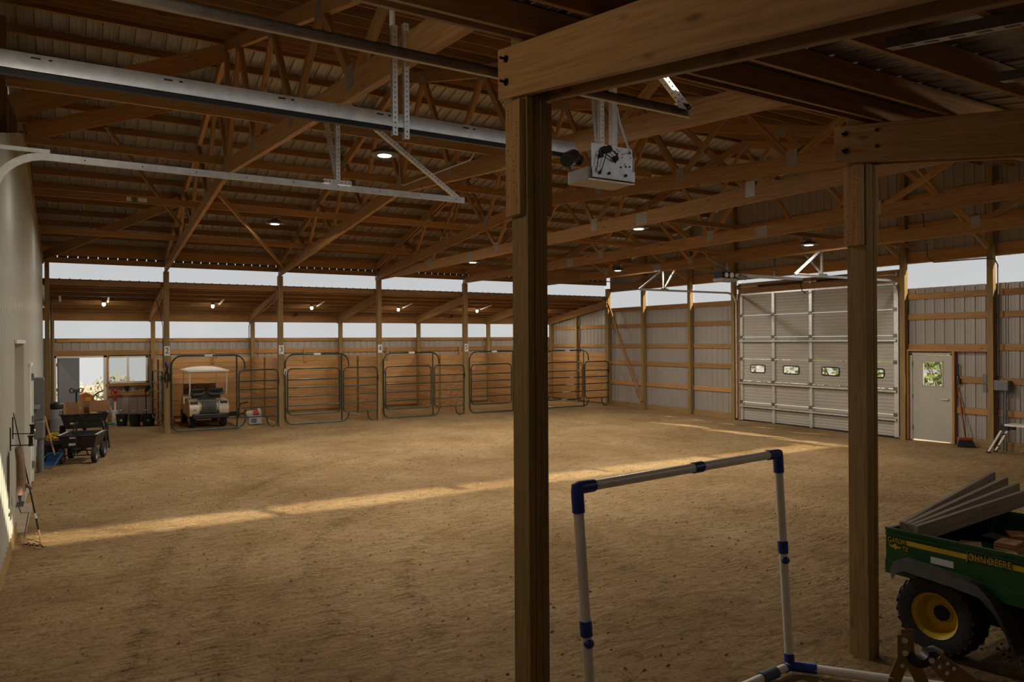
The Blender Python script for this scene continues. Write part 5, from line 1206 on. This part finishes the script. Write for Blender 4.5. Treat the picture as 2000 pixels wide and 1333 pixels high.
# --- green utility vehicle with a loaded bed
uv_ = thing('utility_vehicle', 'green utility vehicle with a loaded cargo bed at the right edge', 'vehicle', (6.42, 3.06, 0), R(2)); x0, x1, yf, yr, zb, zt = -.70, .70, -.56, .56, .64, .90
bedo = MB(); bedo.box((x0, yf, zb - .02), (x1, yr, zb + .01)); bed = bedo.build('cargo_bed', JDG, uv_)
for nm, a, b in (('bed_side', (x0, yf, zb), (x0 + .03, yr, zt)), ('bed_side', (x1 - .03, yf, zb), (x1, yr, zt)), ('tailgate', (x0 + .03, yr - .03, zb), (x1 - .03, yr, zt)), ('bed_front', (x0 + .03, yf, zb), (x1 - .03, yf + .03, zt + .06))):
    m = MB(); m.box(a, b)
    if nm == 'bed_side':
        s = -1 if a[0] < 0 else 1; xo = x0 if s < 0 else x1
        m.box((xo + s * .0 - .012, yf, zt - .012), (xo + .012, yr, zt + .008)); m.box((xo + s * .008 - .006, yf, zt - .048), (xo + s * .008 + .006, yr, zt - .040)); m.box((xo + s * .006 - .008, yf, zb - .10), (xo + s * .006 + .008, yr, zb + .01))
    m.build(nm, JDG, uv_, bev=.003)
m = MB(); m.box((x0 - .002, yf + .03, zt - .108), (x0 - .0005, yr - .06, zt - .070)); st = m.build('stripe', YLABEL, uv_)
TM = lambda y, z: Matrix.Translation((x0 - .004, y, z)) @ Matrix.Rotation(-pi / 2, 4, 'Z') @ RX @ Matrix.Diagonal((.72, 1, 1, 1))
m = MB(); m.text('JOHN DEERE', .074, TM(-.215, zt - .084), .002, .004); m.build('lettering', INK, uv_)
m = MB(); m.text('JOHN DEERE', .074, TM(-.215, zt - .084), .0045); m.build('lettering', YLABEL, uv_)
m = MB(); m.text('GATOR', .058, TM(.465, zt - .088), .002, .003); m.build('lettering', INK, uv_)
m = MB(); m.text('GATOR', .058, TM(.465, zt - .088), .0045); m.build('lettering', YLABEL, uv_)
m = MB(); m.text('TX', .05, TM(.395, zt - .142), .002); m.build('lettering', YLABEL, uv_)
gy = lambda a, b: (x0 - .002, .535 - a * .10, zt - .140 + b * .045)
m = MB(); m.prism([gy(*p) for p in ((0, .35), (.25, .15), (.45, .5), (.62, .62), (.7, .2), (1, .1), (1, -.1), (.68, -.2), (.6, -.5), (.45, -.25), (.2, -.1))], (-.0015, 0, 0)); m.build('emblem', JDY, uv_)
m = MB(); m.box((x0 - .003, .03, zt - .20), (x0 - .001, .20, zt - .15)); m.build('warning_label', LABEL, uv_)
m = MB(); m.tube([(x0 + .02, yf - .03, zb - .08), (x0 + .02, yf - .03, zt + .10), (x0 + .12, yf - .03, zt + .20), (x1 - .12, yf - .03, zt + .20), (x1 - .02, yf - .03, zt + .10), (x1 - .02, yf - .03, zb - .08)], .028, 10); m.build('bed_guard', JDG, uv_, smooth=True)
# fender of the rear wheel
FP = [(.47, .60), (.44, .67), (.38, .70), (.16, .685), (-.08, .665), (-.18, .645), (-.27, .56), (-.34, .44), (-.40, .30), (-.44, .22)]
for s in (-1, 1):
    m = MB(); xo = s * .80; xi = s * .48
    A = [m.vert((xo, y, z)) for y, z in FP]; B_ = [m.vert((xi, y, z)) for y, z in FP]; C_ = [m.vert((xo + s * .012, y - .025, z - .085)) for y, z in FP]
    for q in range(len(FP) - 1): m.face((A[q], A[q + 1], B_[q + 1], B_[q])); m.face((A[q], C_[q], C_[q + 1], A[q + 1]))
    m.build('fender', GREYP, uv_, smooth=True)
    wheel(uv_, (s * .60, .17, .300), .305, .26, JDY, tread=26, name='rear_wheel'); wheel(uv_, (s * .58, -1.60, .28), .28, .22, JDY, tread=24, name='front_wheel')
m = MB(); m.box((-.55, -.62, .30), (.55, .45, .60)); m.cyl((-.6, .17, .30), (.6, .17, .30), .04, 10); m.build('chassis', BLACKM, uv_)
m = MB(); m.box((-.68, -1.05, .28), (.68, -.60, .66)); m.build('seat_base', JDG, uv_, bev=.02)
m = MB(); m.box((-.60, -1.02, .66), (.60, -.66, .80)); m.box((-.60, -.70, .80), (.60, -.62, 1.02)); m.build('seat', JDY, uv_, bev=.03)
m = MB(); m.box((-.68, -1.50, .26), (.68, -1.05, .32)); m.build('floor_board', BLACKP, uv_)
m = MB(); m.prism([(-.62, y, z) for y, z in [(-1.50, .3), (-2.0, .34), (-2.05, .55), (-1.9, .78), (-1.55, .86), (-1.48, .84)]], (1.24, 0, 0)); m.build('hood', JDG, uv_, bev=.04)
m = MB()
for s in (-1, 1):
    for y, z in ((-.50, .85), (-.50, .70), (-.515, .78)): m.cyl((s * .70, y, z), (s * .708, y, z), .012, 8)
m.build('bolt', GREYB, uv_)
# long grey beams across the bed
for k in range(4):
    a = Vector((5.80 + .01 * k, 3.40 + .045 * k, .875)); b = Vector(((7.42, 7.60, 7.72, 7.80)[k], 3.33 + .155 * k, 1.0 + .02 * k))
    m = MB(); m.bar(a, b, .040, .135, (0, 0, 1)); single('weathered_beam', m, WEATH, '%s long grey plank across the vehicle bed counted from the camera' % ORD[k], 'plank', 'grey planks across the bed', bev=.004)
OC = [(6.10, 3.10, .0, 8), (6.42, 2.98, .0, -12), (6.72, 3.06, .0, 14), (6.03, 2.79, .0, 20), (6.31, 2.72, .0, -6), (6.64, 2.78, .0, 9), (6.92, 2.86, .0, -15)]
for k, (x, y, z, a) in enumerate(OC):
    for q in range(4):
        m = MB(); c = Vector((x + .015 * ((k + q) % 3 - 1), y + .01 * q, .672 + .042 * q)); dx = Vector((cos(R(a + 7 * q)), sin(R(a + 7 * q)), 0)) * .10
        m.bar(c - dx, c + dx, .15, .038); single('board_offcut', m, CEDAR, 'short board offcut, %s layer of the %s little stack in the vehicle bed' % (('bottom', 'second', 'third', 'top')[q], ORD[k]), 'offcut', 'board offcuts in the vehicle bed', bev=.003)
for k in range(2):
    m = MB(); m.bar((5.93 + .05 * k, 2.56 + .0 * k, .70), (6.32 + .05 * k, 2.95 - .02, .86) if False else (6.05 + .05 * k, 2.60, .70 + .02 * k), .03, .05); 
m = MB(); m.bar((5.86, 2.645, .775), (6.28, 2.575, .80), .02, .14); single('board_offcut', m, CEDAR, 'thin board standing on edge at the front of the vehicle bed', 'offcut', 'board offcuts in the vehicle bed')

# --- bronze folding ladder in the near corner
ld = thing('folding_ladder', 'bronze folding ladder, its hinge poking in at the bottom right', 'ladder', (2.9, 1.65, 0))
def flat(name, pts, w, th, nrm, mat=BRONZE):
    m = MB(ld.location); pts = [Vector(p) for p in pts]; nrm = Vector(nrm).normalized()
    for a, b in zip(pts, pts[1:]): m.bar(a, b, w, th, nrm)
    return m.build(name, mat, ld, bev=.0015)
fn = Vector((-.50, -.86, .0)); r_ = Vector((.858, -.514, 0)); O = Vector((2.81, 1.70, 0))
def LP(dx, z, dd=0): return O + r_ * dx - fn * dd + Vector((0, 0, z))
flat('hinge_arm', [LP(0, 1.275), LP(0, 1.185), LP(-.035, 1.10), LP(-.25, .03)], .052, .005, fn); flat('hinge_arm', [LP(.030, 1.285, .03), LP(.032, 1.19, .03), LP(.075, 1.10, .03), LP(.12, 1.0, .03), LP(.3, .03, .03)], .052, .005, fn)
flat('hinge_arm', [LP(.105, 1.18), LP(.15, 1.13), LP(.23, 1.05), LP(.62, .03)], .045, .005, fn); flat('hinge_arm', [LP(.155, 1.17, .03), LP(.22, 1.12, .03), LP(.30, 1.06, .03), LP(.72, .03, .03)], .045, .005, fn)
m = MB(ld.location); ar = arc((0, 0, 0), .062, pi * 1.02, pi * 2.02, 14, (1, 0, 0), (0, 0, 1)); ai_ = arc((0, 0, 0), .030, pi * 2.02, pi * 1.02, 14, (1, 0, 0), (0, 0, 1))
m.prism([LP(.068 + p.x, 1.205 + p.z, -.004) for p in ar + ai_], -fn * .05); m.build('hinge_yoke', BLACKP, ld)
m = MB(ld.location)
for dx, z, dd in ((0, 1.255, -.004), (.002, 1.205, -.004), (-.01, 1.155, -.004), (.105, 1.175, -.004), (.135, 1.15, -.004), (.165, 1.125, -.004), (.185, 1.15, .026), (.21, 1.13, .026)): m.cyl(LP(dx, z, dd + .003), LP(dx, z, dd - .006), .0115 if z > 1.16 else .008, 12)
m.build('rivet', GALV, ld, smooth=True)
m = MB(ld.location); m.tube([LP(.10, 1.195, .04), LP(.14, 1.20, .04), LP(.175, 1.185, .04)], [.010, .014, .010], 10); m.build('end_cap', CARD, ld, smooth=True)
m = MB(ld.location); m.bar(LP(-.05, 1.06, -.0035), LP(-.085, .99, -.0035), .024, .001, fn); m.build('label', PLATE, ld)

# --- outside: shrubs, machine, far building
def shrub(x, y, r, h, mat, label, n=420):
    t = thing('shrub', label, 'shrub', (x, y, gz(x, y) if x < 20 else -.06), group='shrubs outside'); m = MB()
    for k in range(n):
        a, e = random.uniform(0, 2 * pi), random.random(); q = r * math.sqrt(random.random()); z = h * (.08 + .9 * e) * (1 - .55 * (q / r) ** 2); d = Vector((cos(a) * q, sin(a) * q, z)); s = random.uniform(.06, .14) * (h ** .5)
        u = Vector((random.uniform(-1, 1), random.uniform(-1, 1), random.uniform(-.4, 1))).normalized() * s; v = u.orthogonal().normalized() * s * .5
        m.poly([d - u, d + v, d + u, d - v])
    m.build('foliage', mat, t); m = MB()
    for k in range(7): a = k * .9; m.tube([(0, 0, 0), (.4 * r * cos(a), .4 * r * sin(a), h * .5), (.6 * r * cos(a), .6 * r * sin(a), h * .8)], [.03, .02, .008], 5)
    m.build('stems', LEATHER, t)
def gz(x, y): return -.06 if y < 31 else -.10 - (.4 * (y - 31) / 5 if y < 36 else .4 + (y - 36) / 8)
for k, (x, y, r, h, mt, nm) in enumerate([(1.55, 35.5, 1.2, 1.75, BRUSH_G, 'grey-green shrub behind the right pane of the sliding window'), (-.35, 40, 1.5, 1.9, BRUSH_D, 'pale dry shrub behind the left pane of the sliding window'), (-1.9, 37, 1.0, 1.0, BRUSH_D, 'dry grass clump seen low in the open doorway'),
        (27, 14.6, 1.8, 3.0, LAWN, 'green bush behind the walk door window'), (27.5, 19.2, 1.9, 2.6, LAWN, 'green bush behind the middle window of the tall beige door'), (28, 24, 1.9, 2.4, BRUSH_D, 'pale bush behind the left window of the tall beige door'), (29.5, 10, 1.8, 2.8, LAWN, 'green bush farther right behind the walk door window')]): shrub(x, y, r, h, mt, nm)
t = thing('shed', 'small pale shed far away in the open doorway', 'shed', (-2.6, 62, -3.4)); m = MB(); m.box((-1.5, -1, 0), (1.5, 1, 1.9)); m.build('walls', CARD, t); m = MB(); m.prism([(-1.7, -1.1, 1.9), (1.7, -1.1, 1.9), (0, -1.1, 2.9)], (0, 2.2, 0)); m.build('roof', GREYB, t)
t = thing('garden_tiller', 'orange machine with a spoked wheel outside the open door', 'machine', (.35, 27.9, -.06)); m = MB(); m.prism([(-.34, 0, .45), (.32, 0, .45), (.26, 0, .78), (.05, 0, .90), (-.22, 0, .80)], (0, .45, 0)); m.build('hood', ORANGE, t, bev=.03)
m = MB(); m.lathe([(.40, -.02), (.44, -.02), (.44, .02), (.40, .02)], 28, Matrix.Translation((.62, .1, .52)) @ RX, closed=True)
for k in range(8): a = k * pi / 4; m.cyl((.62, .1, .52), (.62 + .41 * cos(a), .1, .52 + .41 * sin(a)), .012, 6)
m.build('spoked_wheel', BLACKM, t); m = MB(); m.box((.02, -.02, .62), (.20, .0, .74)); m.build('yellow_panel', JDY, t); wheel(t, (-.30, .2, .22), .22, .12, ORANGE); m = MB(); m.tube([(-.2, .2, .7), (-.5, .1, .95), (-.62, .1, .98)], .018, 8); m.build('handlebar', BLACKM, t)
t = thing('handle_bar_seat', 'grey padded bar with black end loops showing above the loaded cart', 'handlebar', (.10, 22.35, 0)); t.name = 'padded_handlebar'; m = MB(); m.box((-.08, -.03, 1.17), (.08, .03, 1.26)); m.build('pad', GREYP, t, bev=.02)
m = MB()
for s in (-1, 1): m.tube([(s * .10 + .05 * cos(2 * pi * k / 14), 0, 1.215 + .06 * sin(2 * pi * k / 14)) for k in range(14)], .012, 6, closed=True)
m.build('end_loop', BLACKM, t); m = MB(); m.cyl((0, 0, 1.18), (0, 0, 0), .02, 8); m.box((-.07, -.12, 0), (.07, .12, .05)); m.build('stand', BLACKM, t)

# --- loose dirt clods
m = MB()
ICO = [Vector(p).normalized() for p in ((0, 1, 1.618), (0, -1, 1.618), (1.618, 0, 1), (-1.618, 0, 1), (1, 1.618, 0), (-1, 1.618, 0), (1, -1.618, 0), (-1, -1.618, 0))]
KEEP = [(5.25, 3.5, .16), (2.2, 3.5, .16), (5.82, 3.23, .30), (5.84, 1.46, .28), (7.0, 3.23, .3), (7.0, 1.46, .28)]
def clod(x, y, s):
    if any(abs(x - a) < c and abs(y - b) < c for a, b, c in KEEP) or (2.3 < x < 5.6 and 2.4 < y < 3.9) and random.random() < 1: return
    z = sand_h(x, y); ids = []
    for q in ((1, 0, 0), (0, 1, 0), (-1, 0, 0), (0, -1, 0), (0, 0, .75)): ids.append(m.vert((x + s * q[0] * random.uniform(.6, 1.2), y + s * q[1] * random.uniform(.6, 1.2), z + s * q[2] * random.uniform(.5, 1) - (.2 * s if q[2] == 0 else 0))))
    for k in range(4): m.face((ids[k], ids[(k + 1) % 4], ids[4]))
for k in range(9000):
    y = 1.2 + 19.5 * random.random() ** 1.6; x = random.uniform(-.45, 17.2); clod(x, y, random.choice((.008, .012, .012, .018, .03)) * (.8 + .03 * y))
for k in range(1500): clod(random.gauss(6.6, .7), random.gauss(2.2, .5), random.choice((.012, .02, .03)))
for k in range(500): clod(random.gauss(5.25, .25), random.gauss(3.4, .2), random.choice((.012, .02, .035)))
single('dirt_clods', m, SAND, 'loose clods and crumbs of sand scattered over the arena floor', 'dirt', kind='stuff')
